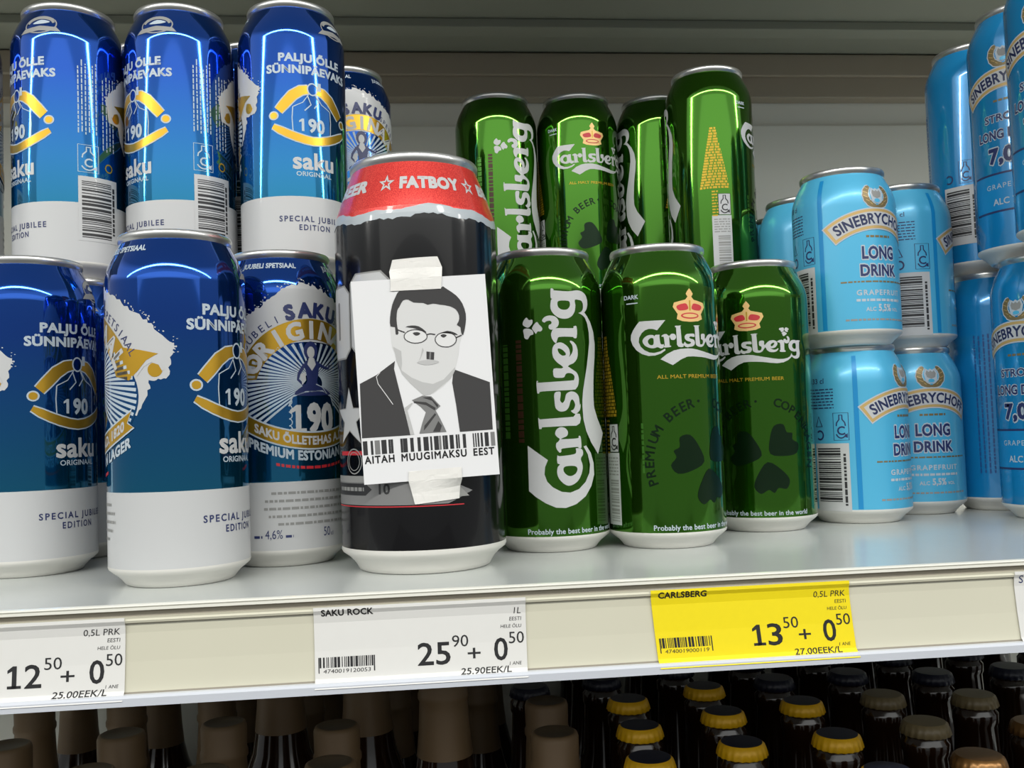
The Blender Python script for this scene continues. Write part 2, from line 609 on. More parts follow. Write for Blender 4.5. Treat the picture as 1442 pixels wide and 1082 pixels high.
# ------------------------------------------------------------------ price cards in the rail
def price_card(x, w, label, mname, big, cents, unit, perl, title=None, code=None, lines=2, half=None, seed=3, skew=0.0):
    """card slid into the rail, leaning with it; x is its left edge in mm"""
    mb = MB()
    t, bt = -5.2, -39.2
    a = Art()
    if big:
        if big[0] == '1':
            a.put(one(9.2, w - 44.2, -32.2), 'black_ink', 1)
            a.put(text(big[1], 9.2, w - 33.4, -32.2, bold=.012, align='r', w=6.8), 'black_ink', 1)
        else:
            a.put(text(big, 9.2, w - 33.2, -32.2, bold=.012, align='r', w=14.2), 'black_ink', 1)
        a.put(text(cents, 4.9, w - 32.4, -25.2, align='l', w=7.0), 'black_ink', 1)
        a.put(text('+', 6.4, w - 23.0, -31.6, bold=.005, w=5.6), 'black_ink', 1)
        a.put(text('0', 9.2, w - 11.3, -31.8, bold=.012, w=6.0), 'black_ink', 1)
        a.put(text('50', 4.9, w - 7.7, -25.0, align='l', w=6.6), 'black_ink', 1)
        a.put(text(unit, 2.7, w - 2.2, -12.2, align='r', shear=.12), 'black_ink', 1)
        a.put(text('EESTI', 1.6, w - 2.2, -15.2, align='r', shear=.12), 'black_ink', 1)
        a.put(text('HELE ÕLU', 1.4, w - 2.2, -18.2, align='r', shear=.12), 'black_ink', 1)
        a.put(text('1 ANE', 1.4, w - 2.6, -34.2, align='r', shear=.15), 'black_ink', 1)
        a.put(text(perl, 2.4, w - 7, -36.9, align='r', shear=.15, bold=.012, w=22), 'black_ink', 1)
    if title:
        a.put(text(title, 2.7, 3.2, -9.0, align='l', bold=.03, w=22), 'black_ink', 1)
    if code:
        a.put(barcode(2.0, 25, -31.0, -26.6, seed, unit=.36), 'black_ink', 1)
        a.put(rect(1.5, 1.9, -33.2, -26.6), 'black_ink', 1)
        a.put(rect(24.9, 25.4, -33.2, -26.6), 'black_ink', 1)
        a.put(text(code, 1.6, 13.5, -33.3, w=20, shear=.1), 'black_ink', 1)
    if half:
        a.put(text(half, 3.6, 2.2, -10.6, align='l'), 'navy', 1)
    pr = [(t, -68.75), (-6.6, -68.75), (-8.4, -67.6), (-12, -66.9), (-24, -66.7), (-35.6, -67.1), (-37.2, -68.4), (bt, -70.3)]

    def yy(z):
        for (z0, y0), (z1, y1) in zip(pr, pr[1:]):
            if z >= z1:
                return y0 + (y1 - y0) * (z0 - z) / (z0 - z1)
        return pr[-1][1]
    n = len(pr)
    vs = []
    for k in (0, 1):
        for z, y in pr:
            vs += [(skew * (z - t), y + .3 * k, z), (w + skew * (z - t), y + .3 * k, z)]
    fs = [(2 * i, 2 * i + 2, 2 * i + 3, 2 * i + 1) for i in range(n - 1)] + [(2 * n + 2 * i, 2 * n + 2 * i + 1, 2 * n + 2 * i + 3, 2 * n + 2 * i + 2) for i in range(n - 1)]
    fs += [(0, 1, 2 * n + 1, 2 * n), (2 * n - 2, 4 * n - 2, 4 * n - 1, 2 * n - 1)]
    for i in range(n - 1):
        fs += [(2 * i, 2 * n + 2 * i, 2 * n + 2 * i + 2, 2 * i + 2), (2 * i + 1, 2 * i + 3, 2 * n + 2 * i + 3, 2 * n + 2 * i + 1)]
    mb.add(vs, fs, mname)
    # print follows the bend of the card
    for i in range(len(a.L)):
        v, f, mn, ly = a.L[i]
        bm = bmesh.new()
        bv = [bm.verts.new((p[0], p[1], 0)) for p in v]
        for q in f:
            try:
                bm.faces.new([bv[k] for k in q])
            except ValueError:
                pass
        for z, y in pr:
            bmesh.ops.bisect_plane(bm, geom=bm.verts[:] + bm.edges[:] + bm.faces[:], dist=1e-5, plane_co=(0, z, 0), plane_no=(0, 1, 0))
        bm.verts.index_update()
        a.L[i] = ([(p.co.x, p.co.y) for p in bm.verts], [tuple(p.index for p in q.verts) for q in bm.faces], mn, ly)
        bm.free()
    a.flat(mb, lambda u, v, h: (u + skew * (v - t), yy(v) - h, v))
    o = mb.build('price_card')
    o.location = W(x, 0, 0)
    return tag(o, label, 'price card', 'price cards in the shelf rail')


price_card(-98, 91, 'white price card at the left end of the shelf rail, reading 12.50', 'card', '12', '50', '0,5L PRK', '25.00EEK/L', skew=.03)
price_card(70.5, 91, 'white price card below the big black can, reading 25.90', 'card', '25', '90', '1L', '25.90EEK/L', 'SAKU ROCK', '4740019120053', seed=5, skew=.0)
price_card(217, 91.2, 'yellow price card in the shelf rail below the green cans', 'yellow_card', '13', '50', '0,5L PRK', '27.00EEK/L', 'CARLSBERG', '4740019000119', seed=8, skew=-.085)
price_card(387.4, 91, 'white price card cut off at the right edge below the light blue cans', 'card', None, None, None, None, half='S', skew=-.08)

# ------------------------------------------------------------------ cans
def can_profiles(kind):
    if kind == 'big':
        P = [(41.7, 12.5), (41.7, 60), (41.7, 110), (41.7, 150), (41.7, 170), (41.5, 173.5), (40.9, 177), (39.7, 181), (38.2, 185.5), (36.5, 190), (34.8, 194.5), (33.3, 198.4), (32.4, 200.8)]
        base = [(0, 12), (20, 11), (29, 4), (30.8, .5), (32, 0), (33.4, .7), (34.4, 2.6), (36, 5), (38.6, 7.6), (41.4, 9.6), (41.9, 10.8), (41.75, 12.5)]
        lid = [(32.3, 200.6), (32.7, 201.6), (33.1, 202.2), (33.2, 204.4), (32.6, 205.4), (32, 205.6), (31.4, 205.2), (31.1, 203), (30.7, 198.6), (30, 198), (29.2, 199.6), (28.4, 201), (0, 201)]
        return P, base, lid, 201, 41.7
    d = 0 if kind == 'tall' else -52.5
    P = [(33.1, 9.5), (33.1, 44.5), (33.1, 88), (33.1, 120) if d == 0 else (33.1, 89), (33.1, 143 + d), (33.0, 146 + d), (32.4, 149.5 + d), (31.3, 153 + d), (29.8, 156.6 + d), (28.2, 159.8 + d), (26.9, 162.2 + d), (26.2, 163.6 + d)]
    base = [(0, 9), (15, 8), (22, 3), (23.4, .4), (24.2, 0), (25.4, .6), (26.6, 2.2), (28.4, 4.2), (31, 6.2), (32.8, 7.8), (33.15, 8.8), (33.1, 9.5)]
    lid = [(26.1, 163.4 + d), (26.5, 164.2 + d), (27.0, 164.8 + d), (27.1, 166.8 + d), (26.6, 167.8 + d), (26.0, 168 + d), (25.5, 167.6 + d), (25.2, 166 + d), (24.9, 161.5 + d), (24.2, 161 + d), (23.6, 162.5 + d), (23, 163.8 + d), (0, 163.8 + d)]
    return P, base, lid, 163.8 + d, 33.1


def can_kind(name, kind, art, zones):
    """a can as an Empty over body, base, lid and pull tab; zones: (top z, material) from below"""
    P, base, lid, zl, R = can_profiles(kind)
    cuts = [z for z, _ in zones[:-1]]
    Q = []
    for (r0, z0), (r1, z1) in zip(P, P[1:]):
        Q.append((r0, z0))
        for c in cuts:
            if z0 + 1e-3 < c < z1 - 1e-3:
                Q.append((r0 + (r1 - r0) * (c - z0) / (z1 - z0), c))
    Q.append(P[-1])

    def mt(z):
        for top, mn in zones:
            if z < top - 1e-3:
                return mn
        return zones[-1][1]
    mb, nrm = MB(), []
    n = 72
    mb.lathe([(r, z, mt(z)) for r, z in Q], zones[-1][1], n)
    for i, (r, z) in enumerate(Q):
        a, c = Q[max(i - 1, 0)], Q[min(i + 1, len(Q) - 1)]
        sl = (c[0] - a[0]) / (c[1] - a[1])
        L = math.hypot(1, sl)
        nrm += [(math.sin(2 * PI * k / n) / L, -math.cos(2 * PI * k / n) / L, -sl / L) for k in range(n)]
    art.wrap(mb, P, R, nrm)
    root = empty('drink_can', W(0, 0, 0))
    mb.build('can_body', root, nrm)
    b = MB()
    b.lathe(base, 'can_base', 56)
    b.build('base_rim', root)
    b = MB()
    b.lathe(lid, 'alu', 56)
    b.build('lid', root)
    b = MB()                                      # pull tab: a flat oval plate with a finger hole and a rivet
    v, f = fill(ell(0, 3, 7.5, 11, 28), ell(0, 7, 4, 4.5, 18))
    k = len(v)
    b.add([(p[0], p[1], zl + .9) for p in v] + [(p[0], p[1], zl + .2) for p in v], [q for q in f] + [tuple(k + i for i in reversed(q)) for q in f], 'alu')
    b.lathe([(0, zl), (2.4, zl), (2.4, zl + 1.3), (0, zl + 1.5)], 'alu', 16)
    b.build('pull_tab', root)
    return root


CAMX, CAMY = 116.14, -488.89
ALL = {}


def copy_tree(o, parent=None):
    c = o.copy()
    COL.objects.link(c)
    c.parent = parent
    for ch in list(o.children):
        copy_tree(ch, c)
    return c


_first = set()


def place(proto, name, x, y, z, u, label, cat, group, R=33.1):
    """u: how far (mm round the can) the design's middle is turned to the right of the side facing the shopper"""
    if proto.name not in _first:
        _first.add(proto.name)
        o = proto
    else:
        o = copy_tree(proto)
    o.name = name
    _first.add(o.name)
    o.location = W(x, y, z)
    o.rotation_euler = (0, 0, math.atan2(CAMX - x, y - CAMY) + u / R)
    tag(o, label, cat, group)
    return o


def smears(u0, u1, z0, z1, lines, h, seed, vertical=False, taper=None):
    """print too small to read: rows of short dashes"""
    rd = random.Random(seed)
    arts = []
    for i in range(lines):
        t = (i + .5) / lines
        if vertical:
            c = u0 + (u1 - u0) * t
            p = z0 + rd.random() * 2
            e = z1 - rd.random() * 6
        else:
            c = z1 + (z0 - z1) * t
            g = taper(t) if taper else 1
            m_ = (u0 + u1) / 2
            p = m_ + (u0 - m_) * g
            e = m_ + (u1 - m_) * g
        while p < e:
            q = min(p + rd.uniform(1.2, 4.2), e)
            arts.append(rect(c - h / 2, c + h / 2, p, q) if vertical else rect(p, q, c - h / 2, c + h / 2))
            p = q + .7
    return join(*arts)


def rc_box(u, z, w, h, ink, ground=None, a=None, ly=2):
    """deposit sign: a bottle outline over the letter C with a returning arrow, in a box"""
    if ground:
        a.put(rect(u - w / 2, u + w / 2, z, z + h), ground, ly - 1)
    for art in (stroke([(u - w / 2, z), (u + w / 2, z), (u + w / 2, z + h), (u - w / 2, z + h)], .45, True),
                stroke([(u - w * .3, z + h * .52), (u - w * .27, z + h * .64), (u - w * .1, z + h * .76), (u - w * .1, z + h * .92), (u + w * .1, z + h * .92), (u + w * .1, z + h * .76), (u + w * .27, z + h * .64), (u + w * .3, z + h * .52)], .8),
                text('C', h * .3, u, z + h * .2, bold=.02),
                stroke(ell(u, z + h * .34, w * .36, h * .26, 12, PI * 1.15, PI * 1.85), .8),
                fill([(u + w * .22, z + h * .12), (u + w * .42, z + h * .26), (u + w * .42, z + h * .08)])):
        a.put(art, ink, ly)


def ring_text(s, h, R, cx, cy, mid, span, bold=.02):
    """letters set one by one on a circle; mid = clock angle of the middle, degrees"""
    arts = []
    n = len(s)
    for i, ch in enumerate(s):
        if ch == ' ':
            continue
        ang = mid - span / 2 + span * i / max(n - 1, 1)
        t = text(ch, h, 0, 0, bold=bold)
        t = rot(t, -ang)
        arts.append(shift(t, cx + R * math.sin(math.radians(ang)), cy + R * math.cos(math.radians(ang))))
    return join(*arts)


# --- blue and white beer can
def saku_art():
    a = Art()
    rd = random.Random(3)
    pts = [(-59, 108), (-60, 111.5), (-52, 119), (-45.5, 126), (-36, 131), (-29, 135), (-23, 140), (-15, 145.5), (-6, 149), (3, 148), (11, 144.5), (21, 140), (34.5, 133), (45.5, 126), (52, 119), (60, 111.5), (59, 108), (57, 97), (49, 96), (47, 88), (42, 80), (30, 84), (0, 100), (-30, 84), (-42, 80), (-47, 88), (-49, 96), (-57, 97)]
    P = []
    for i in range(20):                            # ragged outer edge
        p, q = pts[i], pts[i + 1]
        for j in range(7):
            t = j / 7
            nx, ny = q[1] - p[1], p[0] - q[0]
            L = math.hypot(nx, ny) or 1
            e = rd.uniform(-1.0, .8)
            P.append((p[0] + (q[0] - p[0]) * t - nx / L * e, p[1] + (q[1] - p[1]) * t - ny / L * e))
    P += pts[20:]
    a.put(fill(P), 'white', 1)
    for i in range(110):                           # spray round the splash
        p = P[rd.randrange(5, 112)]
        q = (p[0] + rd.uniform(-1.5, 1.5) + p[0] * .012, p[1] + rd.uniform(.2, 2.4))
        a.put(fill(ell(q[0], q[1], rd.uniform(.15, .5), rd.uniform(.15, .5), 6)), 'white', 1)
    c0 = (0, 88)
    a.put(fill(ell(c0[0], c0[1] + 1, 43, 29, 56)), 'saku_blue', 2)
    outer = ell(c0[0], c0[1], 42, 42, 30, math.radians(145), math.radians(35))
    inner = ell(c0[0], c0[1], 31.2, 31.2, 36, math.radians(20), math.radians(160))
    a.put(fill(outer + [(44, 110.4), (52.5, 108.4), (47, 105.5), (43, 101), (38, 96.5)] + inner + [(-38, 96.5), (-43, 101), (-47, 105.5), (-52.5, 108.4), (-44, 110.4)]), 'gold', 3)
    for s in (-1, 1):
        a.put(fill(ell(s * 51, 101, 3.4, 3.4, 18)), 'gold', 3)
        a.put(stroke([(s * q[0], q[1]) for q in ((42, 98.6), (45.6, 103), (49.4, 104.9), (53, 103.6), (54.6, 100.6))], 1.0), 'white', 4)
    a.put(stroke(outer, .5), 'yellow_gold', 4)
    a.put(ring_text('ORIGINAAL', 8.6, 32.0, c0[0], c0[1], 0, 118, .045), 'white', 4)
    a.put(ring_text('SAKU', 7.2, 43.2, c0[0], c0[1], 1, 31, .06), 'navy', 4)
    a.put(ring_text('JUUBELI', 3.8, 43.4, c0[0], c0[1], -41, 34, .0), 'navy', 4)
    a.put(ring_text('SPETSIAAL', 3.8, 43.4, c0[0], c0[1], 42, 40, .0), 'navy', 4)
    for i in range(46):                            # sun rays behind the seated woman
        t = math.radians(-40 + 260 * i / 45)
        cs, sn = math.cos(t), math.sin(t)
        a.put(stroke([(6 * cs, 96 + 5 * sn), (42 * cs, 89 + 28.4 * sn)], [.5, 1.6]), 'soft_white', 3)
    a.put(fill([(-13, 68), (-13, 84), (-11, 89), (-4, 91.5), (6, 92), (12, 89), (14, 84), (14, 68)]), 'saku_blue', 4)
    for k in range(5):
        a.put(stroke(ell(-13, 72 + 3.6 * k, 1.6, 1.8, 8, -PI / 2, PI / 2), .5), 'soft_white', 5)
    a.put(stroke([(-13, 84), (-11, 89), (-4, 91.5), (6, 92), (12, 89), (14, 84)], .6), 'soft_white', 5)
    a.put(one(14.2, -8.2, 70.4), 'white', 6)
    a.put(text('90', 14.2, 4.8, 70.4, w=17, bold=.05), 'white', 6)
    # the seated woman: hair, face, dress, arms, skirt
    a.put(fill(ell(-.6, 113.2, 4, 5, 20)), 'navy', 5)
    a.put(fill(ell(-.6, 112.4, 2.2, 3.1, 16)), 'white', 6)
    a.put(fill([(-4.5, 106.5), (-1.6, 108.6), (.8, 108.6), (4.2, 106.6), (3.4, 100), (3, 96), (8, 93), (11, 90), (-8, 89.5), (-9, 92), (-3.6, 96), (-3.2, 100)], smooth=3), 'navy', 5)
    a.put(fill([(-1.8, 109.5), (.9, 109.5), (2.2, 106), (-.2, 102.6), (-2.8, 106)]), 'white', 6)
    a.put(stroke([(-4.3, 106), (-7.4, 101), (-8, 98), (-4.6, 94.5)], [1.8, 1.6, 1.3, 1.2]), 'navy', 5)
    a.put(fill([(-6.6, 100.6), (-4, 102), (-3.7, 97.5), (-5.8, 95)]), 'white', 5)
    a.put(stroke([(4, 106), (7.5, 104.5), (10.5, 104), (11.5, 106)], [1.8, 1.6, 1.4, 1.2]), 'navy', 5)
    a.put(stroke([(2, 95.5), (6, 94), (9, 90.5)], .45), 'soft_white', 6)

    def sm(x, y):
        return x, y + 9.4 * (x / 34) ** 2
    band = [(-34, 0), (-31, 4), (-33, 8)] + [(-33 + 66 * i / 24, 8) for i in range(1, 24)] + [(33, 8), (31, 4), (34, 0)] + [(34 - 68 * i / 24, 0) for i in range(1, 24)]
    a.put(fill([sm(x * 1.2, 61.6 + (y - 4) * 1.22 + 4.2) for x, y in band]), 'soft_white', 7)
    a.put(fill([sm(x * 1.18, 61.8 + y) for x, y in band]), 'gold', 8)
    a.put(xf(text('SAKU ÕLLETEHAS A.D. 1820', 4.2, 2, 63.7, w=66, bold=.04), sm), 'white', 9)
    a.put(xf(text('PREMIUM ESTONIAN LAGER', 4.6, 2, 55.6, w=73, bold=.045), lambda x, y: (x, y + 8.6 * (x / 35) ** 2)), 'soft_white', 3)
    a.put(xf(smears(-20, 20, 50.6, 52.8, 1, 1.5, 4), lambda x, y: (x, y + 6.5 * (x / 33) ** 2)), 'red', 3)
    a.put(smears(-27, 27, 21, 41, 5, 1.3, 9, taper=lambda t: .55 + .45 * math.sin(PI * (t * .8 + .15))), 'grey_ink', 2)
    a.put(text('4,6%', 4.4, -22, 15.6, w=9, bold=.0), 'navy', 2)
    a.put(smears(-32.5, -28, 15.8, 17.4, 1, 1.3, 5), 'navy', 2)
    a.put(smears(-16, -12, 15.8, 17.4, 1, 1.3, 5), 'navy', 2)
    a.put(text('50', 4.6, 7, 15.4, w=4.2), 'navy', 2)
    a.put(text('cl', 2.2, 10.6, 15.4), 'navy', 2)
    for c in (-23, 29):
        a.put(text('JUUBELI SPETSIAAL', 2.6, c, 157.6, w=33, bold=.04), 'soft_white', 1)
    # birthday side
    p = 92.6
    a.put(text('PALJU ÕLLE', 4.6, p + .5, 127, w=41, bold=.045), 'soft_white', 1)
    a.put(text('SÜNNIPÄEVAKS', 4.6, p, 119.8, w=55, bold=.045), 'soft_white', 1)
    for s in (-1, 1):
        arm = [(p + s * x, y) for x, y in ((2.5, 110.2), (7, 109.2), (12, 106), (17, 100.5), (20.5, 96.6))]
        a.put(stroke(arm, [6.2, 7, 7.4, 7.2, 6.6]), 'soft_white', 1)
        a.put(stroke(arm, [4.8, 5.6, 6, 5.8, 5.2]), 'gold', 2)
        a.put(fill(ell(p + s * 23.4, 93.6, 3.1, 2.8, 16)), 'soft_white', 1)
        a.put(fill(ell(p + s * 23.4, 93.6, 2.2, 2.0, 16)), 'gold', 2)
        a.put(stroke([(p + s * 12, 99), (p + s * 12.5, 92), (p + s * 12, 82)], .6), 'soft_white', 1)
        a.put(stroke([(p + s * 2.5, 107), (p + s * 6, 102), (p + s * 12, 99)], .5), 'soft_white', 1)
    low_ = [(p + x, 78.6 + 8.6 * abs(x / 24) ** 1.7) for x in (-24, -20, -15, -10, -5, 0, 5, 10, 15, 20, 24)]
    a.put(stroke(low_, [4, 5.4, 5.8, 6, 6, 6, 6, 6, 5.8, 5.4, 4]), 'soft_white', 3)
    a.put(stroke(low_, [2.6, 4, 4.4, 4.6, 4.6, 4.6, 4.6, 4.6, 4.4, 4, 2.6]), 'gold', 4)
    a.put(one(7.6, p - 6.2, 84.4, False), 'soft_white', 2)
    a.put(text('90', 7.6, p + 2.4, 84.4, w=10.8, bold=.04), 'soft_white', 2)
    a.put(stroke(ell(p, 110.5, 3, 3.6, 16), .8, True), 'soft_white', 3)
    a.put(stroke([(p - 3, 106), (p - 1, 101), (p - 5, 97)], .7), 'soft_white', 3)
    a.put(stroke([(p + 2, 107), (p + 4, 103), (p + 1, 99)], .7), 'soft_white', 3)
    a.put(rect(p + 3.4, p + 5.6, 110, 115), 'soft_white', 3)
    a.put(text('saku', 9.6, p + .6, 61.6, w=26.6, bold=.03), 'white', 1)
    a.put(text('ORIGINAAL', 2.6, p + .6, 57.2, w=22.6, bold=.02), 'soft_white', 1)
    a.put(text('SPECIAL JUBILEE', 3.2, p, 29.6, w=42.6, bold=.02, space=1.3), 'navy', 2)
    a.put(text('EDITION', 3.2, p, 24.4, w=19.4, bold=.02, space=1.3), 'navy', 2)
    # deposit and barcode side
    a.put(smears(p + 38.5, p + 51, 86, 132, 6, .7, 12, True), 'soft_white', 1)
    a.put(smears(p + 53, p + 63, 78, 126, 4, .7, 13, True), 'soft_white', 1)
    rc_box(p + 45, 63.5, 12, 16.5, 'soft_white', None, a, 1)
    a.put(rect(p + 39, p + 64, 22, 61), 'white', 2)
    a.put(barcode(p + 41, p + 59.5, 24, 59, 21, True, .55), 'black_ink', 3)
    a.put(smears(p + 60, p + 62.4, 26, 58, 1, 1.6, 30, True), 'black_ink', 3)
    a.put(stroke(ell(p + 58, 68, 2.4, 2.4, 14), .8, True), 'yellow_gold', 1)
    # grey crest on the shoulder
    e = p + 18
    a.put(stroke(ell(e, 152, 10, 5.6, 26), .8, True), 'grey_ink', 1)
    a.put(stroke(ell(e, 152.4, 8.2, 4.2, 26, .1, PI - .1), 1.6), 'grey_ink', 1)
    a.put(fill([(e - 13, 146.5), (e - 10, 149.5), (e, 151), (e + 10, 149.8), (e + 12.5, 147), (e + 6, 147.4), (e, 147.8), (e - 7, 147)]), 'grey_ink', 2)
    a.put(fill([(e - 5, 152.6), (e, 155.2), (e + 6, 153.6), (e + 2, 152.4)], smooth=3), 'soft_white', 2)
    return a


LOGO= {
    'g':[(-7.3,119.3),(-5.6,118.8),(-5.5,118.3),(2.4,117.8),(8.4,118.6),(12.4,117.7),(14.7,115.6),(15.6,112.5),(15.0,109.0),(13.0,106.6),(11.5,105.6),(9.5,105.8),(10.4,106.7),(11.7,108.1),(12.1,110.6),(11.4,112.5),(9.9,113.2),(6.6,113.2),(6.8,110.3),(6.2,106.9),(4.1,104.1),(1.0,102.8),(-2.6,103.0),(-5.6,104.8),(-7.5,107.5),(-7.8,110.3),(-7.3,113.0),(-6.7,113.7),(-7.5,114.4)],
    'swoosh':[(8.5,106.0),(10.9,106.9),(13.2,106.3),(14.9,104.5),(17.6,101.2),(20.1,95.8),(21.1,88.8),(20.4,81.8),(19.1,74.8),(18.4,67.9),(17.9,60.3),(18.1,54.7),(18.3,53.6),(20.9,48.0),(27.2,39.5),(20.2,28.2),(14.6,34.6),(11.1,41.0),(9.4,47.4),(9.0,54.5),(9.1,58.2),(9.9,63.7),(11.3,69.2),(13.1,76.1),(14.6,83.0),(15.9,90.0),(15.9,95.5),(14.9,100.3),(13.1,103.7),(10.8,105.3)],
    'g_hole':[(-2.9,112.6),(2.2,112.6),(3.4,111.3),(3.0,109.2),(1.2,107.8),(-1.7,107.8),(-3.5,109.2),(-3.9,111.2)],
    'r_flag':[(-12.6,101.9),(-11.5,103.6),(-9.4,104.5),(-6.7,104.4),(-4.7,103.4),(-3.5,101.3),(-3.9,98.9),(-5.9,97.3),(-7.8,96.8),(-9.1,97.7),(-8.9,99.4),(-7.7,100.0),(-7.5,101.0),(-8.5,101.8),(-10.2,101.5),(-11.4,100.8)],
    'r_stem':[(-7.3,96.3),(-5.9,97.4),(-3.8,97.6),(4.6,97.6),(5.0,98.5),(7.1,98.5),(6.9,92.5),(4.8,92.3),(4.4,92.8),(-3.3,92.8),(-4.6,91.5),(-5.5,89.4),(-7.2,91.2),(-8.0,93.9)],
    'e':[(2.8,90.7),(4.7,90.0),(6.6,87.7),(7.2,84.2),(6.5,80.8),(4.2,78.4),(1.5,77.3),(-0.0,75.7),(-1.8,76.1),(-2.8,77.1),(-5.2,78.9),(-7.2,81.6),(-7.7,85.0),(-7.0,87.8),(-5.2,89.4),(-2.4,89.7),(0.1,88.3),(1.8,86.3),(2.3,83.5),(1.7,81.8),(3.2,83.4),(4.1,85.6),(3.8,88.3),(2.6,89.9)],
    'e_hole':[(-4.4,86.5),(-2.5,86.0),(-0.4,84.2),(-0.3,82.9),(-1.9,82.5),(-3.7,83.6),(-4.6,85.3)],
    'b':[(-7.2,75.5),(-2.9,75.6),(-0.9,76.8),(1.1,76.4),(3.3,75.0),(5.9,73.3),(7.2,70.6),(6.9,67.1),(5.6,64.8),(2.8,63.8),(-13.9,63.4),(-15.3,62.6),(-16.6,62.7),(-16.8,68.8),(-15.8,68.9),(-15.1,68.2),(2.3,68.9),(4.2,69.5),(4.5,71.2),(3.2,72.6),(0.6,73.0),(-0.7,72.3),(-1.7,70.7),(-4.1,70.5),(-7.2,71.1)],
    's':[(-7.2,62.3),(-4.1,62.9),(-4.0,60.5),(-4.3,58.2),(-3.1,56.8),(-1.7,58.4),(-0.8,61.5),(1.7,62.9),(4.7,62.4),(6.8,60.0),(7.3,55.5),(7.8,56.1),(7.2,52.8),(4.3,50.7),(1.6,52.3),(3.3,53.2),(4.3,55.8),(3.1,58.4),(1.7,57.9),(0.4,54.3),(-1.8,52.4),(-4.8,52.3),(-6.9,54.2),(-7.4,58.0)],
    'l':[(-16.6,49.3),(-15.6,48.3),(2.9,49.1),(3.8,49.9),(4.3,51.0),(7.1,50.6),(7.6,48.2),(6.9,45.5),(4.5,44.2),(0.2,44.3),(-14.6,44.0),(-15.0,43.0),(-16.3,43.1)],
    'r2':[(-7.7,40.1),(-7.0,42.4),(-4.8,43.7),(-2.2,43.2),(-0.6,41.2),(-1.1,39.0),(-3.2,38.0),(-4.2,37.2),(5.1,37.4),(5.6,38.4),(7.0,38.2),(7.3,32.3),(5.3,32.2),(4.7,32.7),(-4.0,32.1),(-4.6,30.6),(-5.7,30.0),(-7.4,32.6),(-7.3,35.0),(-6.0,36.1),(-5.4,37.5),(-6.7,38.5)],
    'a':[(-6.9,28.7),(-5.8,28.1),(2.5,28.8),(3.9,30.3),(3.8,32.0),(7.6,31.3),(8.2,28.5),(6.6,26.2),(7.7,22.3),(6.9,18.4),(4.6,14.6),(1.0,12.3),(-2.3,12.2),(-5.5,14.7),(-7.3,18.2),(-7.0,22.1),(-5.7,23.6),(-7.1,24.5)],
    'a_hole':[(-2.8,22.4),(2.3,22.5),(4.2,21.2),(3.4,18.6),(0.3,17.1),(-2.5,18.1),(-3.9,20.5)],
    'C':[(-23.0,34.3),(-12.1,26.2),(-13.8,22.4),(-14.2,18.5),(-12.9,14.6),(-9.9,11.4),(-5.3,8.9),(-0.4,8.2),(4.8,9.9),(9.2,13.5),(12.1,18.1),(12.9,22.8),(11.5,28.4),(8.7,32.8),(10.5,33.3),(13.8,29.1),(15.8,23.4),(15.9,17.1),(13.3,11.0),(8.9,5.7),(2.7,1.8),(-3.2,0.1),(-8.7,0.5),(-14.1,3.0),(-19.5,6.6),(-23.1,9.7)],
    'leaf1':[(-21.1,104.1),(-19.8,102.6),(-18.0,102.7),(-17.9,100.8),(-19.6,98.9),(-21.0,98.6),(-23.1,99.8),(-23.4,101.2),(-22.6,102.8)],
    'leaf2':[(-18.2,98.1),(-16.7,100.4),(-15.3,101.3),(-14.3,99.9),(-12.6,97.8),(-13.4,96.1),(-15.2,96.1),(-16.2,94.9),(-17.5,96.7)],
    'leaf3':[(-23.2,97.4),(-21.0,98.1),(-18.1,96.9),(-17.6,94.7),(-19.4,94.1),(-20.9,92.1),(-22.6,92.9),(-22.9,94.6)]}


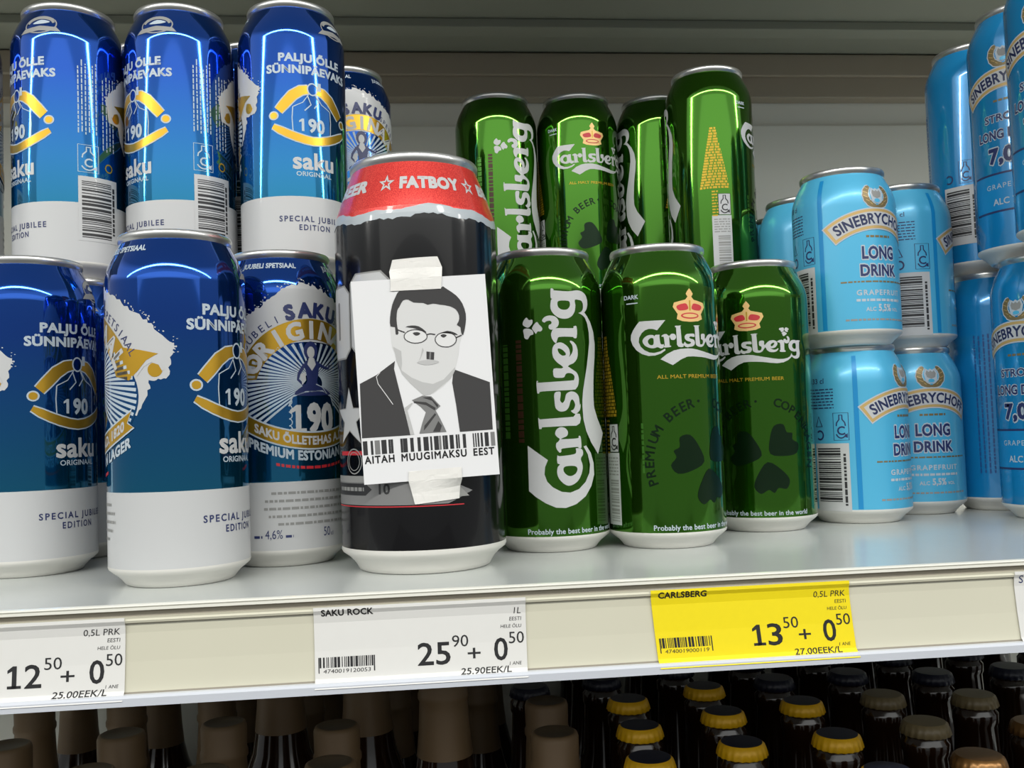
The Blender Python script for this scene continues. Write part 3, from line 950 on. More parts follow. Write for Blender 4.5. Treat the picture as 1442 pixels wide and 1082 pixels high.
# --- green beer can
def green_art():
    a = Art()

    def logo(fn):
        for k, P in LOGO.items():
            if k.endswith('_hole'):
                continue
            Q = [fn(*p) for p in P]
            sm = 0 if k in ('l', 'C', 'swoosh') else 3
            if k + '_hole' in LOGO:
                a.put(fill(Q, [fn(*p) for p in LOGO[k + '_hole']], smooth=3), 'white', 2)
            else:
                a.put(fill(Q, smooth=sm), 'white', 2)
    logo(lambda u, v: (-112 + u, 24.6 + v))
    logo(lambda u, v: (-34 + .576 * v, 113.1 - .49 * u))
    # crown
    cr = [(-8, 124.8), (-7.4, 127.5), (-10, 131.5), (-9.2, 133.8), (-6, 134.6), (-2.6, 135.4), (-1.2, 137), (-2.2, 138.6), (-1.4, 140), (0, 141.6), (1.4, 140), (2.2, 138.6), (1.2, 137), (2.6, 135.4), (6, 134.6), (9.2, 133.8), (10, 131.5), (7.4, 127.5), (8, 124.8), (5, 123.6), (0, 123.2), (-5, 123.6)]
    a.put(fill(cr), 'cream', 1)
    for s in (-1, 1):
        a.put(fill([(s * 1.2, 130.2), (s * 2, 133), (s * 4.2, 133.2), (s * 7.4, 132.2), (s * 7.8, 130.8), (s * 6, 129.4)], smooth=3), 'red', 2)
    a.put(fill(ell(0, 126.6, 5.6, 1.7, 20)), 'red', 2)
    a.put(fill(ell(0, 126.6, 4.6, 1.0, 20)), 'cream', 3)
    a.put(rect(-.4, .4, 129.5, 135), 'yellow_gold', 3)
    a.put(text('ALL MALT PREMIUM BEER', 2.0, .5, 92.6, w=41, bold=.01), 'yellow_gold', 1)
    a.put(ring_text('PREMIUM BEER', 5.0, 30.5, 7, 47, -62, 92, .02), 'dark_leaf', 1)
    a.put(ring_text('COPENHAGEN', 5.0, 30.5, 7, 47, 58, 84, .02), 'dark_leaf', 1)
    a.put(fill(ell(3, 80, .8, .8, 8)), 'dark_leaf', 1)
    for ang in (100, -20, 220):                    # three leaves
        leaf = [(0, 3), (7, 9), (11, 16), (8, 21), (3, 19.5), (0, 22), (-3, 19.5), (-8, 21), (-11, 16), (-7, 9)]
        a.put(rot(shift(fill(leaf, smooth=3), 8, 46), ang - 90 + 60, 8, 46), 'dark_leaf', 2)
    for cu in (4.5, -107):
        a.put(text('Probably the best beer in the world', 2.7, cu, 10.9, w=59, bold=.02), 'soft_white', 1)
    # gold small print, deposit sign and barcode
    a.put(smears(-68, -46, 73, 119, 23, 1.55, 41, taper=lambda t: .18 + .82 * t), 'yellow_gold', 1)
    a.put(smears(-59.5, -55, 52, 72, 9, 1.1, 44), 'yellow_gold', 1)
    rc_box(-50.5, 53.5, 9, 15.5, 'black_ink', 'white', a, 2)
    a.put(rect(-60, -45.6, 13, 53), 'white', 1)
    a.put(smears(-58.6, -47, 40, 51, 6, .8, 50), 'grey_ink', 2)
    a.put(barcode(-56, -47, 15, 38, 51, True, .5), 'grey_ink', 2)
    # faint upright lettering left of the upright logo
    a.put(smears(-141, -136, 60, 120, 1, 3.4, 60, True), 'maroon', 1)
    a.put(smears(-150, -145, 62, 118, 1, 3.4, 61, True), 'pale_green', 1)
    a.put(smears(-30.5, -28, 40, 70, 1, 1.4, 62, True), 'pale_green', 1)
    a.put(text('DARK', 2.2, -33, 137, bold=.03), 'soft_white', 1)
    a.put(rect(-36, -29, 134.4, 135), 'soft_white', 1)
    return a


def wreath(a, cx, z, k, ly=1):
    for s in (-1, 1):                              # two leafy branches, open at the top
        P = [(cx + s * 8.0 * k * math.sin(t), z + (8.2 - 7.2 * math.cos(t)) * k) for t in [math.radians(8 + 138 * i / 12) for i in range(13)]]
        w = [3.4, 4.0, 4.6, 5.2, 4.6, 5.4, 4.8, 5.4, 4.8, 5.2, 4.4, 4.2, 2.6]
        a.put(stroke(P, [q * k for q in w]), 'soft_white', ly)
        a.put(stroke(P, [(q - 1.3) * k for q in w]), 'olive', ly + 1)
        for i in range(2, 12, 2):
            p, q = P[i], P[i - 1]
            a.put(stroke([(p[0] - (p[0] - cx) * .16, p[1]), (p[0] + (p[0] - cx) * .2, p[1] + 1.2 * k)], .4), 'cream_gold', ly + 2)
    a.put(fill(ell(cx, z + .6 * k, 2.2 * k, 1.2 * k, 14)), 'olive', ly + 2)
    a.put(fill([(cx + x * k, z + y * k) for x, y in ((-3.8, 4.4), (-4.8, 9.4), (-3.4, 13.2), (-1.4, 12), (0, 13), (1.4, 12), (3.4, 13.2), (4.8, 9.4), (3.8, 4.4), (0, 2.6))]), 'soft_white', ly + 3)
    a.put(fill([(cx + x * k, z + y * k) for x, y in ((-2.8, 7), (-3.6, 9.6), (-2.6, 11.8), (-1.2, 10.6), (0, 11.6), (1.2, 10.6), (2.6, 11.8), (3.6, 9.6), (2.8, 7), (0, 6))]), 'grey_ink', ly + 4)
    a.put(fill(ell(cx, z + 4.6 * k, 2.2 * k, 1.3 * k, 14)), 'blue_light', ly + 4)


M['cream_gold'] = mat('pale_gold_border', lin(196, 164, 104), .4, .2)
M['olive'] = mat('dull_gold_wreath', lin(128, 112, 76), .4, .3)


def banner(a, top, R=59.5, half=37.6, th=12.6):
    """arched name banner; top = height of its crown"""
    def bend(x, y):
        t = x / R
        return (R + y) * math.sin(t), top - R + (R + y) * math.cos(t)

    def strip(h, y0, y1):
        n = 24
        return fill([bend(-h + 2 * h * i / n, y1) for i in range(n + 1)] + [bend(h - 2 * h * i / n, y0) for i in range(n + 1)])
    a.put(strip(half + .8, -th - .8, .8), 'soft_white', 4)
    a.put(strip(half, -th, 0), 'cream_gold', 5)
    a.put(strip(half - 2, -th + 1.8, -1.8), 'white', 6)
    a.put(xf(text('SINEBRYCHOFF', 6.4, 0, -th + 3.2, w=2 * half - 9, bold=.03), bend), 'black_navy', 7)


M['black_navy'] = mat('blue_black_ink', lin(34, 44, 84), .4)


def ld_common(a, k, z_bar0, z_bar1, stripe_top):
    # back of the can: deposit signs, small print, barcode, darker stripe
    a.put(rect(-38.6, -35.6, 10, stripe_top), 'blue_stripe', 1)
    a.put(rect(-66, -42.5, z_bar0, z_bar1), 'white', 2)
    a.put(barcode(-64.5, -48, z_bar0 + 6, z_bar1 - 3, 70, True, .55), 'black_ink', 3)
    a.put(smears(-46.6, -44.4, z_bar0 + 3, z_bar1 - 3, 1, 1.6, 71, True), 'black_ink', 3)


def longdrink_art():
    a = Art()
    ld_common(a, 1, 8.5, 52, 108)
    a.put(text('33 cl', 3.2, -62, 91, w=9.4, bold=.01), 'navy', 1)
    a.put(smears(-67, -51, 74, 88, 7, .7, 72), 'navy', 1)
    rc_box(-47, 54, 9.6, 17.5, 'navy', None, a, 1)
    a.put(stroke([(-65, 63), (-60, 63), (-62.5, 69.5)], .9, True), 'navy', 1)
    a.put(stroke(ell(-62, 57.4, 2.6, 2.8, 12, -2.4, 2.4), 1.1), 'navy', 1)
    wreath(a, 0, 87, 1.0)
    banner(a, 86.3)
    a.put(smears(-9, 9, 67, 70, 1, 1.4, 73), 'olive', 1)
    for s, z, w, h in (('LONG', 54.4, 25.4, 7.4), ('DRINK', 43.4, 28.4, 6.8)):
        a.put(text(s, h, 0, z, w=w, bold=.11), 'soft_white', 1)
        a.put(text(s, h, 0, z, w=w - 1, bold=.035), 'navy', 2)
    a.put(smears(-26, 26, 38.8, 40.4, 1, 1.0, 74), 'olive', 1)
    a.put(text('GRAPEFRUIT', 3.2, 0, 31, w=33.6, bold=.03, space=1.2), 'soft_white', 1)
    a.put(smears(-17, 17, 26.6, 29, 1, 1.6, 75), 'soft_white', 1)
    a.put(text('5,5%', 4.2, 2, 20.8, w=10, bold=.04), 'soft_white', 1)
    a.put(text('ALC', 2.4, -8, 20.8, bold=.03), 'soft_white', 1)
    a.put(text('VOL', 2.0, 11, 20.8, bold=.03), 'soft_white', 1)
    a.put(smears(-24, 24, 14.6, 16.2, 1, 1.2, 76), 'grey_ink', 1)
    return a


def strong_art():
    a = Art()
    ld_common(a, 1, 22, 64, 150)
    rc_box(-50, 66, 9, 16, 'navy', None, a, 1)
    a.put(stroke(ell(-62, 70, 2.6, 2.8, 12, -2.4, 2.4), 1.1), 'navy', 1)
    a.put(smears(-112, -84, 26, 126, 9, 1.1, 80, True), 'navy_mid', 1)
    wreath(a, 0, 126.5, 1.0)
    banner(a, 125.6)
    a.put(smears(-8, 8, 103, 106, 1, 1.4, 81), 'olive', 1)
    for s, z, w, h, bd in (('STRONG', 91, 31, 4.6, .02), ('LONG DRINK', 79.6, 43, 5.6, .03), ('7,0%', 64.2, 28, 9.0, .05)):
        a.put(text(s, h, 0, z, w=w, bold=bd + .06), 'soft_white', 1)
        a.put(text(s, h, 0, z, w=w - .8, bold=bd), 'navy', 2)
    a.put(rect(-28, 28, 32, 57), 'blue_stripe', 1)
    for z in (31.6, 56.2):
        a.put(rect(-28, 28, z, z + 1.3), 'navy', 2)
    a.put(text('GRAPEFRUIT', 3.2, 0, 47, w=33, bold=.0, space=1.2), 'soft_white', 2)
    a.put(text('ALC 7,0%', 4, 0, 36.4, w=24, bold=.02), 'soft_white', 2)
    return a


M['navy_mid'] = mat('dark_blue_small_print', lin(14, 72, 132), .4)


# --- big black one-litre can
def rock_art():
    a = Art()
    rd = random.Random(11)
    n = 120
    up_, dn = [], []
    for i in range(n + 1):
        u = -131 + 262 * i / n
        w = 1.4 * math.sin(u * .09 + .5) + .7 * math.sin(u * .23)
        up_.append((u, 176.2 + w + rd.uniform(-.25, .25)))
        dn.append((u, 171.6 + w * .8 + rd.uniform(-.7, .5)))
    a.put(fill(up_ + dn[::-1]), 'torn', 2)
    a.put(fill(up_ + [(131, 180), (-131, 180)]), 'red_glitter', 1)
    for c, s, w in ((9, 'FATBOY', 34), (-41, 'BEER', 27), (-91, 'FATBOY', 34), (55, 'BEER', 27), (103, 'FATBOY', 34)):
        a.put(text(s, 5.6, c, 186.4, w=w, bold=.06, shear=.18 if s == 'BEER' else 0), 'white', 2)
    for c in (-15.5, 33, -66, 78):
        a.put(fill(star(c, 189.2, 4.8), star(c, 189.2, 2.4)), 'white', 2)
    # big outlined name letters round the middle, mostly behind the paper sheet
    def octo(x0, x1, y0, y1, c):
        return [(x0 + c, y0), (x1 - c, y0), (x1, y0 + c), (x1, y1 - c), (x1 - c, y1), (x0 + c, y1), (x0, y1 - c), (x0, y0 + c)]
    for x0, x1, z0, z1 in ((-62, -39, 106, 141), (-37, -14, 107, 145.5), (-12, 11, 107, 141)):
        a.put(fill(octo(x0 - .8, x1 + .8, z0 - .8, z1 + .8, 4.5)), 'grey_ink', 1)
        a.put(fill(octo(x0, x1, z0, z1, 4.2), octo((x0 + x1) / 2 - 1.6, (x0 + x1) / 2 + 1.6, z0 + 9, z1 - 7, .8)), 'white', 2)
        a.put(fill(octo((x0 + x1) / 2 - 1.6, (x0 + x1) / 2 + 1.6, z0 + 9, z1 - 7, .8)), 'tie_grey', 2)
    a.put(fill(star(-41, 76, 15)), 'white', 2)
    a.put(stroke(star(-41, 76, 15), .6, True), 'grey_ink', 3)
    a.put(rect(-52, -22, 58, 60), 'red', 1)
    a.put(stroke(ell(-38, 55, 6, 6, 20), .6, True), 'grey_ink', 2)
    a.put(stroke(ell(-38, 55, 4.4, 4.4, 20), .4, True), 'grey_ink', 2)
    a.put(rect(-60, 16, 45, 48), 'grey_ink', 1)
    a.put(fill([(-60, 34), (-60, 45), (12, 45), (25, 39.5), (12, 34)]), 'tie_grey', 1)
    a.put(fill([(-60, 38.6), (-60, 44.4), (-30, 44.4), (-26, 41.5), (-30, 38.6)]), 'black_ink', 2)
    a.put(smears(-54, -31, 40.4, 42.8, 1, 1.8, 90), 'grey_ink', 3)
    a.put(text('10', 4.6, -19, 39.4, w=6, bold=.03), 'black_ink', 2)
    a.put(fill([(14, 37), (15.6, 44), (23, 37)]), 'grey_ink', 3)
    a.put(rect(-60, 20, 33.0, 33.5), 'red', 2)
    return a


SAKU = can_kind('saku', 'tall', saku_art(), [(44.8, 'white'), (999, 'saku_blue')])
GREEN = can_kind('green', 'tall', green_art(), [(999, 'green')])
LD = can_kind('ld', 'short', longdrink_art(), [(999, 'blue_light')])
STRONG = can_kind('strong', 'tall', strong_art(), [(999, 'blue_strong')])
ROCK = can_kind('rock', 'big', rock_art(), [(174, 'black_can'), (999, 'red_glitter')])
for r_ in (GREEN,):
    [c for c in r_.children if c.name.startswith('lid')][0].data.materials[0] = M['alu']

UP = 166.9
g1, g2, g3 = 'blue and white beer cans on the shelf', 'green beer cans on the shelf', 'light blue long drink cans'
cat = 'can'
for x, y, z, u, lab in [
    (0, 0, 0, -61, 'blue and white beer can standing nearest the shelf edge, left of the black can'),
    (-92.3, 59.6, 0, -68.1, 'blue and white beer can on the shelf at the lower left corner'),
    (43.6, 54.9, 0, 15.7, 'blue and white beer can with golden sunray emblem, squeezed beside the black can'),
    (-93.6, 129.3, UP, -127.6, 'stacked blue and white beer can, leftmost of the two showing barcodes'),
    (-25.8, 128.1, UP, -124.6, 'stacked blue and white beer can, right one of the two showing barcodes'),
    (44.7, 122, UP, -80.7, 'blue and white can with golden ribbons at the right end of the top row'),
    (71.4, 227.7, UP, 11, 'blue and white beer can peeping out behind the top row, above the black can'),
    (-58.5, 187.5, UP, 120, 'blue and white beer can wedged behind the two stacked barcode cans'),
    (9.5, 187, UP, 60, 'blue and white beer can in the gap behind the top row, near its right end'),
    (-170, 131, UP, 70, 'dark blue beer can cut off at the upper left corner'),
    (-93.6, 129.3, 0, 100, 'blue and white beer can carrying the leftmost stacked barcode can'),
    (-25.8, 128.1, 0, 60, 'blue and white beer can carrying the right stacked barcode can'),
    (44.7, 122, 0, -80, 'blue and white beer can under the rightmost can of the top row'),
    (71.4, 227.7, 0, 140, 'blue and white beer can deep on the shelf, carrying the one above'),
    (-58.5, 187.5, 0, 150, 'blue and white beer can in the second depth row at the far left'),
    (9.5, 187, 0, 20, 'blue and white beer can in the second depth row behind the emblem can'),
    (-170, 131, 0, 90, 'blue and white beer can at the left end of the lower row, lid showing'),
]:
    place(SAKU, 'beer_can', x, y, z, u, lab, cat, g1)
for x, y, z, u, lab in [
    (191.8, 60.6, 0, 123.5, 'green beer can with upright white lettering, right beside the black can'),
    (257.6, 52.5, 0, 17.6, 'green beer can with level lettering, middle of the three on the shelf'),
    (335.1, 109, 0, -4.7, 'green beer can with level lettering beside the short light blue cans'),
    (188.1, 282, UP, 133.5, 'stacked green beer can with upright lettering, leftmost at the back'),
    (254.9, 283, UP, 12.7, 'stacked green beer can with crown and level lettering at the back'),
    (322, 287, UP, 74, 'stacked green beer can half hidden by the tall one with gold print'),
    (347.5, 224, UP, 59.8, 'stacked green beer can with gold small print and barcode, tallest in view'),
    (188.1, 282, 0, 40, 'green beer can carrying the leftmost stacked green can'),
    (254.9, 283, 0, 90, 'green beer can carrying the stacked green can with the crown'),
    (322, 287, 0, -20, 'green beer can carrying the half hidden stacked green can'),
    (347.5, 224, 0, 140, 'green beer can carrying the stacked green can with gold print'),
]:
    place(GREEN, 'beer_can', x, y, z, u, lab, cat, g2)
SUP = 114.4
for x, y, z, u, lab in [
    (409, 130, 0, 38, 'short light blue can on the shelf showing its barcode, beside the green cans'),
    (469.2, 168, 0, 14, 'short light blue can on the shelf with its lettering facing front'),
    (405, 124, SUP, 22.5, 'short light blue can on top of the pile, nearest the green cans'),
    (468.3, 167.4, SUP, 60, 'short light blue can on top showing its barcode, beside the tall blue cans'),
    (408.9, 198.2, SUP, 74, 'short light blue can behind the nearest piled one, partly hidden'),
    (418, 265, SUP, 95, 'short light blue can furthest back beside the green can with gold print'),
    (408.9, 198.2, 0, 80, 'short light blue can carrying the partly hidden one'),
    (418, 265, 0, 10, 'short light blue can carrying the one furthest back'),
]:
    place(LD, 'long_drink_can', x, y, z, u, lab, cat, g3)
g4 = 'tall blue long drink cans at the right'
for x, y, z, u, lab in [
    (535.7, 168.5, 0, 97, 'tall blue can on the shelf with upright lines of small print'),
    (527, 96.5, 0, -18, 'tall blue can on the shelf cut off by the right edge, reading 7,0'),
    (513, 29, 0, -10, 'tall blue can on the shelf just beyond the right edge'),
    (535, 176, UP, 42, 'stacked tall blue can with a barcode, leftmost of the upper row'),
    (528.4, 109, UP, -10.6, 'stacked tall blue can with a bright streak, reading 7,0'),
    (512, 42, UP, -14, 'stacked tall blue can cut off at the upper right corner'),
]:
    place(STRONG, 'long_drink_can', x, y, z, u, lab, cat, g4)
place(ROCK, 'beer_can', 119.1, 10.7, 0, 0, 'big black can with a red top and a taped paper portrait on its front', cat, None, 41.7)

# ------------------------------------------------------------------ the taped paper sheet
FACE= {
    'hair':[(-14.7,25.6),(-14.6,29.9),(-13.2,35.7),(-11.2,39.8),(-9.4,42.2),(-5.1,43.0),(10.4,42.6),(10.7,43.6),(13.3,41.7),(17.3,38.5),(20.0,34.5),(21.3,29.3),(20.8,24.2),(19.3,19.2),(18.4,21.0),(18.3,23.1),(16.7,24.3),(17.7,26.1),(18.1,28.7),(16.8,31.7),(13.6,33.6),(9.4,34.5),(6.1,35.2),(3.5,34.8),(1.5,35.8),(-3.1,36.3),(-5.5,37.8),(-8.0,37.5),(-9.9,34.6),(-11.0,33.0),(-11.6,28.8),(-11.5,25.4),(-11.2,22.0),(-12.5,21.7),(-12.6,25.1)],
    'face':[(-12.0,34.4),(-8.0,38.3),(-3.0,37.2),(6.2,36.2),(16.9,32.6),(18.7,28.2),(18.5,24.4),(18.8,23.1),(18.6,18.4),(17.3,15.1),(16.5,10.1),(14.9,5.1),(13.9,2.6),(12.0,-1.0),(8.4,-4.2),(3.1,-7.6),(-1.8,-5.6),(-6.5,-1.0),(-10.8,3.1),(-12.6,7.8),(-13.5,12.9),(-14.6,15.5),(-14.9,25.7),(-12.8,28.9)],
    'neck':[(-12.6,7.8),(-10.7,4.3),(-6.4,0.7),(-1.5,-1.8),(3.4,-3.0),(8.6,-1.2),(14.4,4.3),(14.4,3.0),(12.0,-1.0),(4.4,-6.4),(1.8,-8.0),(-1.2,-8.3),(-3.5,-5.9),(-7.4,-1.8),(-10.8,2.6)],
    'cheek':[(-14.1,15.9),(-10.5,13.6),(-10.5,7.7),(-11.1,4.3),(-12.9,8.7),(-13.5,12.9)],
    'browl':[(-7.6,24.9),(-4.7,25.4),(-1.4,24.8),(1.4,22.5),(1.9,21.6),(-0.7,22.9),(-3.9,24.1)],
    'browr':[(8.4,20.8),(11.9,21.8),(15.2,20.8),(16.8,19.4),(13.5,20.3),(10.1,20.8)],
    'eyel':[(-4.5,21.8),(-2.4,22.1),(-0.9,21.4),(-1.8,20.6),(-3.2,20.5)],
    'eyer':[(8.6,19.9),(10.1,20.3),(11.6,19.6),(10.2,18.7),(9.2,19.0)],
    'lensl':[(2.2,19.7),(1.9,18.7),(0.9,17.9),(-0.4,17.2),(-2.1,16.9),(-3.9,16.9),(-5.6,17.3),(-7.0,18.0),(-8.1,18.9),(-8.6,19.9),(-8.5,21.0),(-7.9,21.9),(-6.7,22.7),(-5.2,23.2),(-3.4,23.3),(-1.7,23.1),(-0.0,22.6),(1.2,21.8),(2.0,20.8)],
    'lensr':[(16.0,17.3),(15.6,16.2),(14.7,15.2),(13.5,14.5),(11.9,14.1),(10.3,14.2),(8.7,14.5),(7.3,15.3),(6.4,16.3),(5.9,17.4),(6.0,18.6),(6.6,19.6),(7.7,20.5),(9.1,21.0),(10.8,21.2),(12.4,21.0),(13.9,20.4),(15.1,19.6),(15.8,18.5)],
    'bridge':[(2.1,20.6),(3.8,20.9),(6.1,20.4)],
    'templel':[(-11.5,23.8),(-8.2,22.3)],
    'templer':[(15.7,18.2),(18.6,19.3)],
    'stache':[(1.4,12.6),(5.1,12.0),(4.6,8.5),(1.2,9.0)],
    'stripe':[(2.8,12.3),(3.6,12.2),(3.2,8.8),(2.4,8.8)],
    'mouth':[(-3.4,7.6),(-0.8,8.5),(4.2,8.4),(7.1,7.3),(4.1,6.3),(-0.1,6.3)],
    'nose':[(-0.4,14.6),(-1.5,10.4),(-2.7,8.0),(-1.4,9.8),(0.2,13.3)],
    'suitl':[(-30.8,-0.6),(-22.9,3.0),(-13.7,9.1),(-14.4,5.4),(-12.6,-4.8),(-11.1,-13.3),(-9.9,-20.1),(-8.9,-26.4),(-31.5,-26.2)],
    'suitr':[(14.4,3.0),(30.4,-4.0),(30.2,-26.6),(14.5,-26.6),(13.6,-13.4),(12.5,-3.2),(13.1,0.6)],
    'lapel':[(-21.0,4.2),(-22.9,2.2),(-22.3,-1.2),(-19.3,-6.0),(-16.0,-11.4)],
    'collar':[(-10.7,-13.3),(-7.2,-11.2),(-6.7,-11.5),(-9.5,-14.7),(-7.0,-26.3),(-8.9,-26.2)],
    'tie':[(-7.1,-10.0),(-2.0,-8.2),(2.2,-8.8),(6.2,-13.7),(3.8,-15.6),(5.6,-19.5),(8.2,-26.1),(-4.6,-26.0),(-2.9,-21.0),(-0.9,-16.1),(-3.2,-13.4)],
    'st1':[(-6.3,-10.5),(-0.5,-11.4),(3.9,-14.4),(3.4,-15.6),(-0.6,-12.8),(-6.2,-11.3)],
    'st2':[(-2.0,-22.4),(3.3,-16.9),(3.9,-17.6),(-1.0,-23.3),(-2.5,-24.8)],
    'st3':[(1.8,-25.6),(4.7,-20.7),(6.2,-23.0),(5.1,-25.9)],
    'st0':[(-2.1,-9.1),(1.7,-9.0),(5.2,-13.2),(4.7,-14.4),(2.4,-10.9)],
    'bars':[(-31.3,-29.2),(-27.7,-26.6),(-25.8,-23.4),(-22.7,-20.3),(-19.4,-18.4),(-18.3,-17.2),(-13.8,-12.7),(-12.6,-10.5),(-9.2,-7.6),(-5.8,-4.3),(-3.0,-1.7),(-1.7,-0.6),(0.2,1.1),(2.0,4.2),(4.4,5.4),(6.1,7.0),(7.1,8.5),(9.4,10.3),(10.2,11.3),(12.3,13.2),(13.4,14.1),(15.6,17.1),(20.4,21.0),(21.5,22.1),(22.6,23.4),(24.1,25.1),(26.0,27.1),(27.0,27.9),(28.9,30.9)]}
HW, HH = 31.9, 48.0
sheet = empty('paper_sheet', W(121.4, -31.75, 93.6 - HH))
tag(sheet, 'white paper sheet with a printed portrait of a suited man, taped to the black can', 'paper sheet')
a = Art()
pf = a.put
pf(fill(FACE['face']), 'face_grey', 1)
pf(fill(FACE['neck'], smooth=0), 'mid_grey', 2)
pf(fill(FACE['cheek']), 'mid_grey', 3)
pf(fill(FACE['nose']), 'mid_grey', 3)
for k in ('suitl', 'suitr'):
    pf(fill(FACE[k]), 'dark_grey', 2)
pf(fill(FACE['collar']), 'mid_grey', 3)
pf(fill(FACE['tie']), 'tie_grey', 3)
for k in ('st0', 'st1', 'st2', 'st3'):
    pf(fill(FACE[k]), 'dark_grey', 4)
pf(stroke(FACE['lapel'], .35), 'face_grey', 4)
pf(fill(FACE['hair'], smooth=2), 'dark_grey', 4)
for k in ('lensl', 'lensr'):
    pf(fill(FACE[k]), 'lens_white', 3)
    pf(stroke(FACE[k], .4, True), 'dark_grey', 5)
for k in ('browl', 'browr', 'eyel', 'eyer'):
    pf(fill(FACE[k], smooth=2), 'dark_grey', 5)
for k in ('bridge', 'templel', 'templer'):
    pf(stroke(FACE[k], .55), 'dark_grey', 5)
pf(fill(FACE['stache']), 'dark_grey', 5)
pf(shift(fill(FACE['stripe']), 0, 0), 'tie_grey', 6)
pf(fill(FACE['mouth'], smooth=2), 'mid_grey', 5)
for i, (x0, x1) in enumerate(FACE['bars']):
    pf(rect(x0, x1, -34.3, -27.7), 'tie_grey' if i in (2, 14, 28) else 'black_ink', 1)
for s, x0, x1 in (('AITAH', -31, -17), ('MUUGIMAKSU', -13.8, 17), ('EEST', 20.2, 30.2)):
    pf(text(s, 3.3, (x0 + x1) / 2, -38.3, w=x1 - x0, bold=.03, space=1.15), 'black_ink', 1)
b = MB()
SA = math.radians(2.3)
ca, sa = math.cos(SA), math.sin(SA)


def on_sheet(u, v, h):
    return (u * ca - v * sa, -h, u * sa + v * ca + HH)


N = 8
vs = [on_sheet(-HW + 2 * HW * i / N, -HH + 2 * HH * j / N, h) for h in (0, -.22) for j in range(N + 1) for i in range(N + 1)]
K = (N + 1) ** 2
fs = []
for j in range(N):
    for i in range(N):
        q = j * (N + 1) + i
        fs += [(q, q + 1, q + N + 2, q + N + 1), (K + q, K + q + N + 1, K + q + N + 2, K + q + 1)]
for i in range(N):
    for q, r in ((i, i + 1), (N * (N + 1) + i + 1, N * (N + 1) + i), ((i + 1) * (N + 1), i * (N + 1)), (i * (N + 1) + N, (i + 1) * (N + 1) + N)):
        fs.append((q, K + q, K + r, r))
b.add(vs, fs, 'paper')
a.flat(b, on_sheet)
b.build('printed_paper', sheet)


def tape(outline, name):
    """paper tape lying on the sheet and, past its edge, on the can"""
    v, f = fill(outline)
    bm = bmesh.new()
    bv = [bm.verts.new((p[0], p[1], 0)) for p in v]
    for q in f:
        bm.faces.new([bv[i] for i in q])
    for k in range(-14, 16, 2):
        bmesh.ops.bisect_plane(bm, geom=bm.verts[:] + bm.edges[:] + bm.faces[:], dist=1e-5, plane_co=(k, 0, 0), plane_no=(1, 0, 0))
    for k in [-HH - 3, -HH - .1, HH + .1, HH + 3] + list(range(-58, 60, 3)):
        bmesh.ops.bisect_plane(bm, geom=bm.verts[:] + bm.edges[:] + bm.faces[:], dist=1e-5, plane_co=(0, k, 0), plane_no=(0, 1, 0))
    bmesh.ops.recalc_face_normals(bm, faces=bm.faces[:])
    bm.verts.index_update()
    pts = [(p.co.x, p.co.y) for p in bm.verts]
    faces = [tuple(p.index for p in q.verts) for q in bm.faces]
    bm.free()
    rd = random.Random(len(pts))
    front, back = [], []
    for u, v_ in pts:
        x, _, z = on_sheet(u, v_, 0)
        d = math.hypot(x + 121.4 - 119.1, 0)
        surf = 10.7 - math.sqrt(max(42.1 ** 2 - d * d, 0)) + 31.75       # can surface seen from the sheet plane
        over = abs(v_) - HH
        if over <= 0:
            y = -.42
        else:
            t = min(over / 5, 1)
            y = -.42 * (1 - t) + (surf - .12) * t
        y -= rd.uniform(0, .12)
        front.append((x, y, z))
        back.append((x, y + .14, z))
    mb = MB()
    n = len(front)
    mb.add(front + back, faces + [tuple(n + i for i in reversed(q)) for q in faces], 'tape')
    return mb.build(name, sheet)


tape([(-11.7, 57.5), (9.8, 58.0), (11.7, 52.9), (11.2, 48), (10.4, 42.1), (-13.6, 42.3), (-13.2, 47), (-13.6, 51.8)], 'paper_tape')
tape([(-10.9, -43.4), (14, -43.1), (14, -48.7), (13, -52), (12.2, -58), (-9.0, -59.1), (-10, -54), (-11.2, -48.2)], 'paper_tape')


# ------------------------------------------------------------------ bottles on the lower shelf
def capped_bottle(top_mat, skirt_mat):
    root = empty('beer_bottle', W(0, 0, 0))
    b = MB()
    b.lathe([(0, 3), (24, 0), (27.4, 1), (28.4, 4), (28.4, 120), (27.8, 132), (26, 146), (20, 162), (15.5, 178), (14, 196), (13.4, 212), (14.4, 214), (14.4, 220), (12.8, 222), (12.8, 227), (0, 227)], 'bottle', 36)
    b.build('bottle_glass', root)
    b = MB()
    n = 84
    prof = [(14.2, 224), (14.9, 224.6), (14.2, 228), (13.4, 230.4), (12, 231.6)]
    vs, fs = [], []
    for k, (r, z) in enumerate(prof):
        for i in range(n):
            w = (1.0 + .035 * math.cos(21 * 2 * PI * i / n) * (1 - k / 4))
            vs.append((r * w * math.sin(2 * PI * i / n), -r * w * math.cos(2 * PI * i / n), z))
    for k in range(len(prof) - 1):
        for i in range(n):
            j = (i + 1) % n
            fs.append((k * n + i, k * n + j, k * n + n + j, k * n + n + i))
    b.add(vs, fs, skirt_mat, True)
    t = len(prof) - 1
    b.add([vs[t * n + i] for i in range(n)] + [(0, 0, 232)], [(i, (i + 1) % n, n) for i in range(n)], top_mat, True)
    b.build('crown_cap', root)
    return root


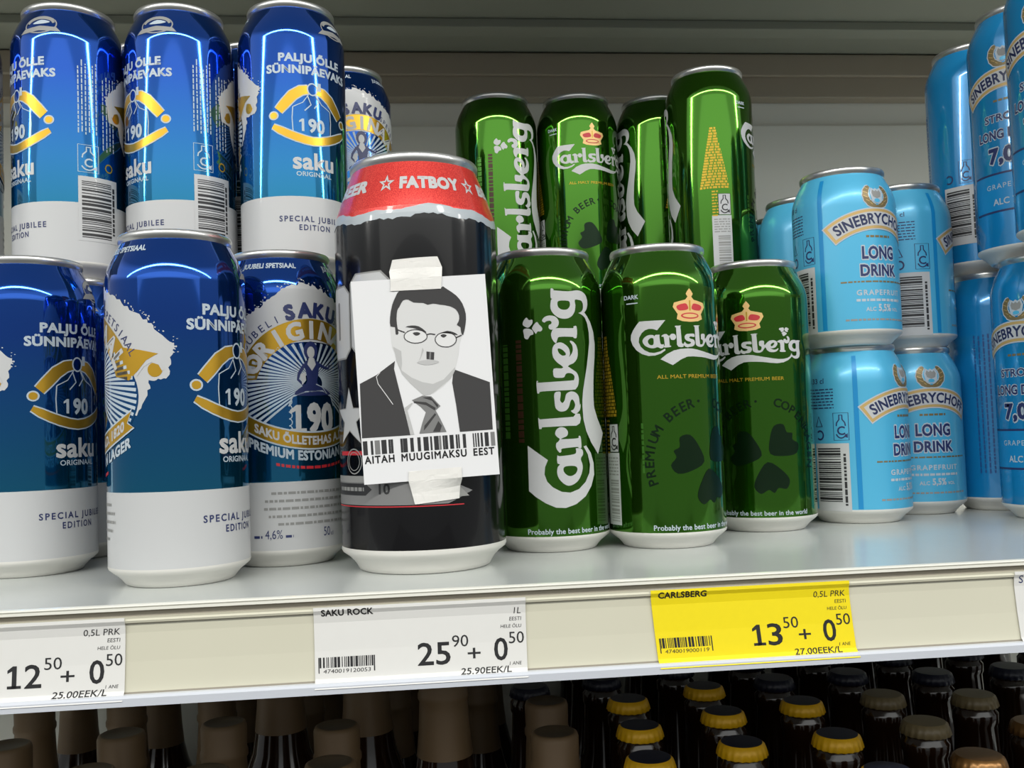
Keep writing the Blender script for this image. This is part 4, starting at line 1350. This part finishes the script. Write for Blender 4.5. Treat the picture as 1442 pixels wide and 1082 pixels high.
def foil_bottle(h=238, r=14.5):
    root = empty('beer_bottle', W(0, 0, 0))
    b = MB()
    b.lathe([(0, 3), (25, 0), (29.6, 1), (30.6, 4), (30.6, h - 118), (29.8, h - 104), (26, h - 88), (20, h - 72), (r + 1.5, h - 55), (r - 1, h - 40), (r - 1.5, h - 30), (0, h - 30)], 'bottle', 36)
    b.build('bottle_glass', root)
    b = MB()
    b.lathe([(r + 2.2, h - 58), (r + .6, h - 42), (r, h - 30), (r - .4, h - 24), (r + .6, h - 22), (r + .6, h - 19), (r - .2, h - 17), (r, h - 3.5), (r - .8, h - 1.2), (r - 2.4, h - .4, 'foil_top'), (r - 4, h - 1.4, 'foil_top'), (0, h - 1.2)], 'foil', 40)
    b.build('neck_foil', root)
    return root


YB = capped_bottle('cap_navy', 'cap_yellow')
PB = capped_bottle('cap_beige', 'cap_beige')
GB = capped_bottle('cap_gold', 'cap_gold')
FB = foil_bottle()
TB = foil_bottle(270, 16)
gy = 'bottles with yellow caps on the lower shelf'
for x, y, lab in [
    (243, 58, 'dark bottle with a yellow cap, nearest of the left column'),
    (251, 117, 'dark bottle with a yellow cap, second of the left column'),
    (257, 177, 'dark bottle with a yellow cap, furthest of the left column'),
    (302, 12, 'dark bottle with a yellow cap, nearest of the middle column, at the bottom edge'),
    (302, 73, 'dark bottle with a yellow cap, second of the middle column'),
    (311, 135, 'dark bottle with a yellow cap, third of the middle column'),
    (317, 197, 'dark bottle with a yellow cap, furthest of the middle column'),
    (362, 14, 'dark bottle with a yellow cap, nearest of the right column, at the bottom edge'),
    (362, 76, 'dark bottle with a yellow cap, second of the right column'),
    (369, 146, 'dark bottle with a yellow cap, furthest of the right column'),
]:
    place(YB, 'beer_bottle', x, y, LOWZ, 0, lab, 'bottle', gy)
for x, y, lab in [
    (428, 150, 'dark bottle with a faint beige cap, right of the furthest yellow caps'),
    (424, 88, 'dark bottle with a beige cap, right of the yellow capped columns'),
    (486, 137, 'dark bottle with a beige cap deep at the right'),
]:
    place(PB, 'beer_bottle', x, y, LOWZ, 0, lab, 'bottle', 'bottles with beige caps on the lower shelf')
for x, y, lab in [
    (421, 26, 'dark bottle with a shiny brown gold cap at the bottom edge'),
    (487, 74, 'dark bottle with an orange brown cap at the right'),
    (486, 10, 'dark bottle with a brown gold cap at the bottom right corner'),
]:
    place(GB, 'beer_bottle', x, y, LOWZ, 0, lab, 'bottle', 'bottles with brown gold caps on the lower shelf')
gf = 'bottles with tan foil necks on the lower shelf'
for x, y, lab in [
    (-74, 150, 'tan foil topped bottle below the left price card, further back'),
    (-72, 82, 'tan foil topped bottle below the left price card, at the bottom edge'),
    (-139, 140, 'tan foil topped bottle at the lower left corner'),
    (-13, 160, 'tan foil topped bottle right of the left price card, further back'),
    (-6, 68, 'tan foil topped bottle at the bottom edge, right of the left price card'),
    (61, 138, 'tan foil topped bottle below the middle price card, further back'),
    (63, 68, 'tan foil topped bottle below the middle price card, at the bottom edge'),
    (194, 96, 'tan foil topped bottle beside the yellow caps, nearer one'),
    (198, 163, 'tan foil topped bottle beside the yellow caps, further back'),
]:
    place(FB, 'beer_bottle', x, y, LOWZ, 0, lab, 'bottle', gf)
gt = 'taller foil necked bottles on the lower shelf'
for x, y, lab in [
    (129, 148, 'tall tan necked bottle standing alone below the middle price card'),
    (14, 226, 'tall dim necked bottle deep below the bare rail left of the middle price card'),
    (76, 210, 'tall dim necked bottle deep below the left end of the middle price card'),
]:
    place(TB, 'beer_bottle', x, y, LOWZ, 0, lab, 'bottle', gt)

DB = capped_bottle('cap_navy', 'cap_navy')  # assumed bottles filling the dark bay, cap colour darkened for its shade
for x, y0 in ((250, 238), (312, 258), (373, 207), (431, 211), (490, 197), (552, 261), (614, 200)):
    y = y0
    while y < 385:
        place(DB, 'beer_bottle', x, y, LOWZ, 0, 'dark capped bottle deep in the shade behind the yellow capped rows', 'bottle', 'bottles deep on the lower shelf')
        y += 60
place(DB, 'beer_bottle', 194, 226, LOWZ, 0, 'dark capped bottle in the shade between the tan and the yellow caps', 'bottle', None)
for y in (199, 136, 70):
    place(DB, 'beer_bottle', 552, y, LOWZ, 0, 'dark capped bottle at the right end of the lower shelf', 'bottle', 'dark bottles at the right end of the lower shelf')
FD = foil_bottle(226)
for j, y in enumerate((292, 358)):
    for i in range(6):
        place(FD, 'beer_bottle', -180 + 68 * i + (10 if j else 0), y, LOWZ, 0, 'dim foil topped bottle deep in the shade behind the tan ones', 'bottle', 'foil topped bottles deep on the lower shelf')
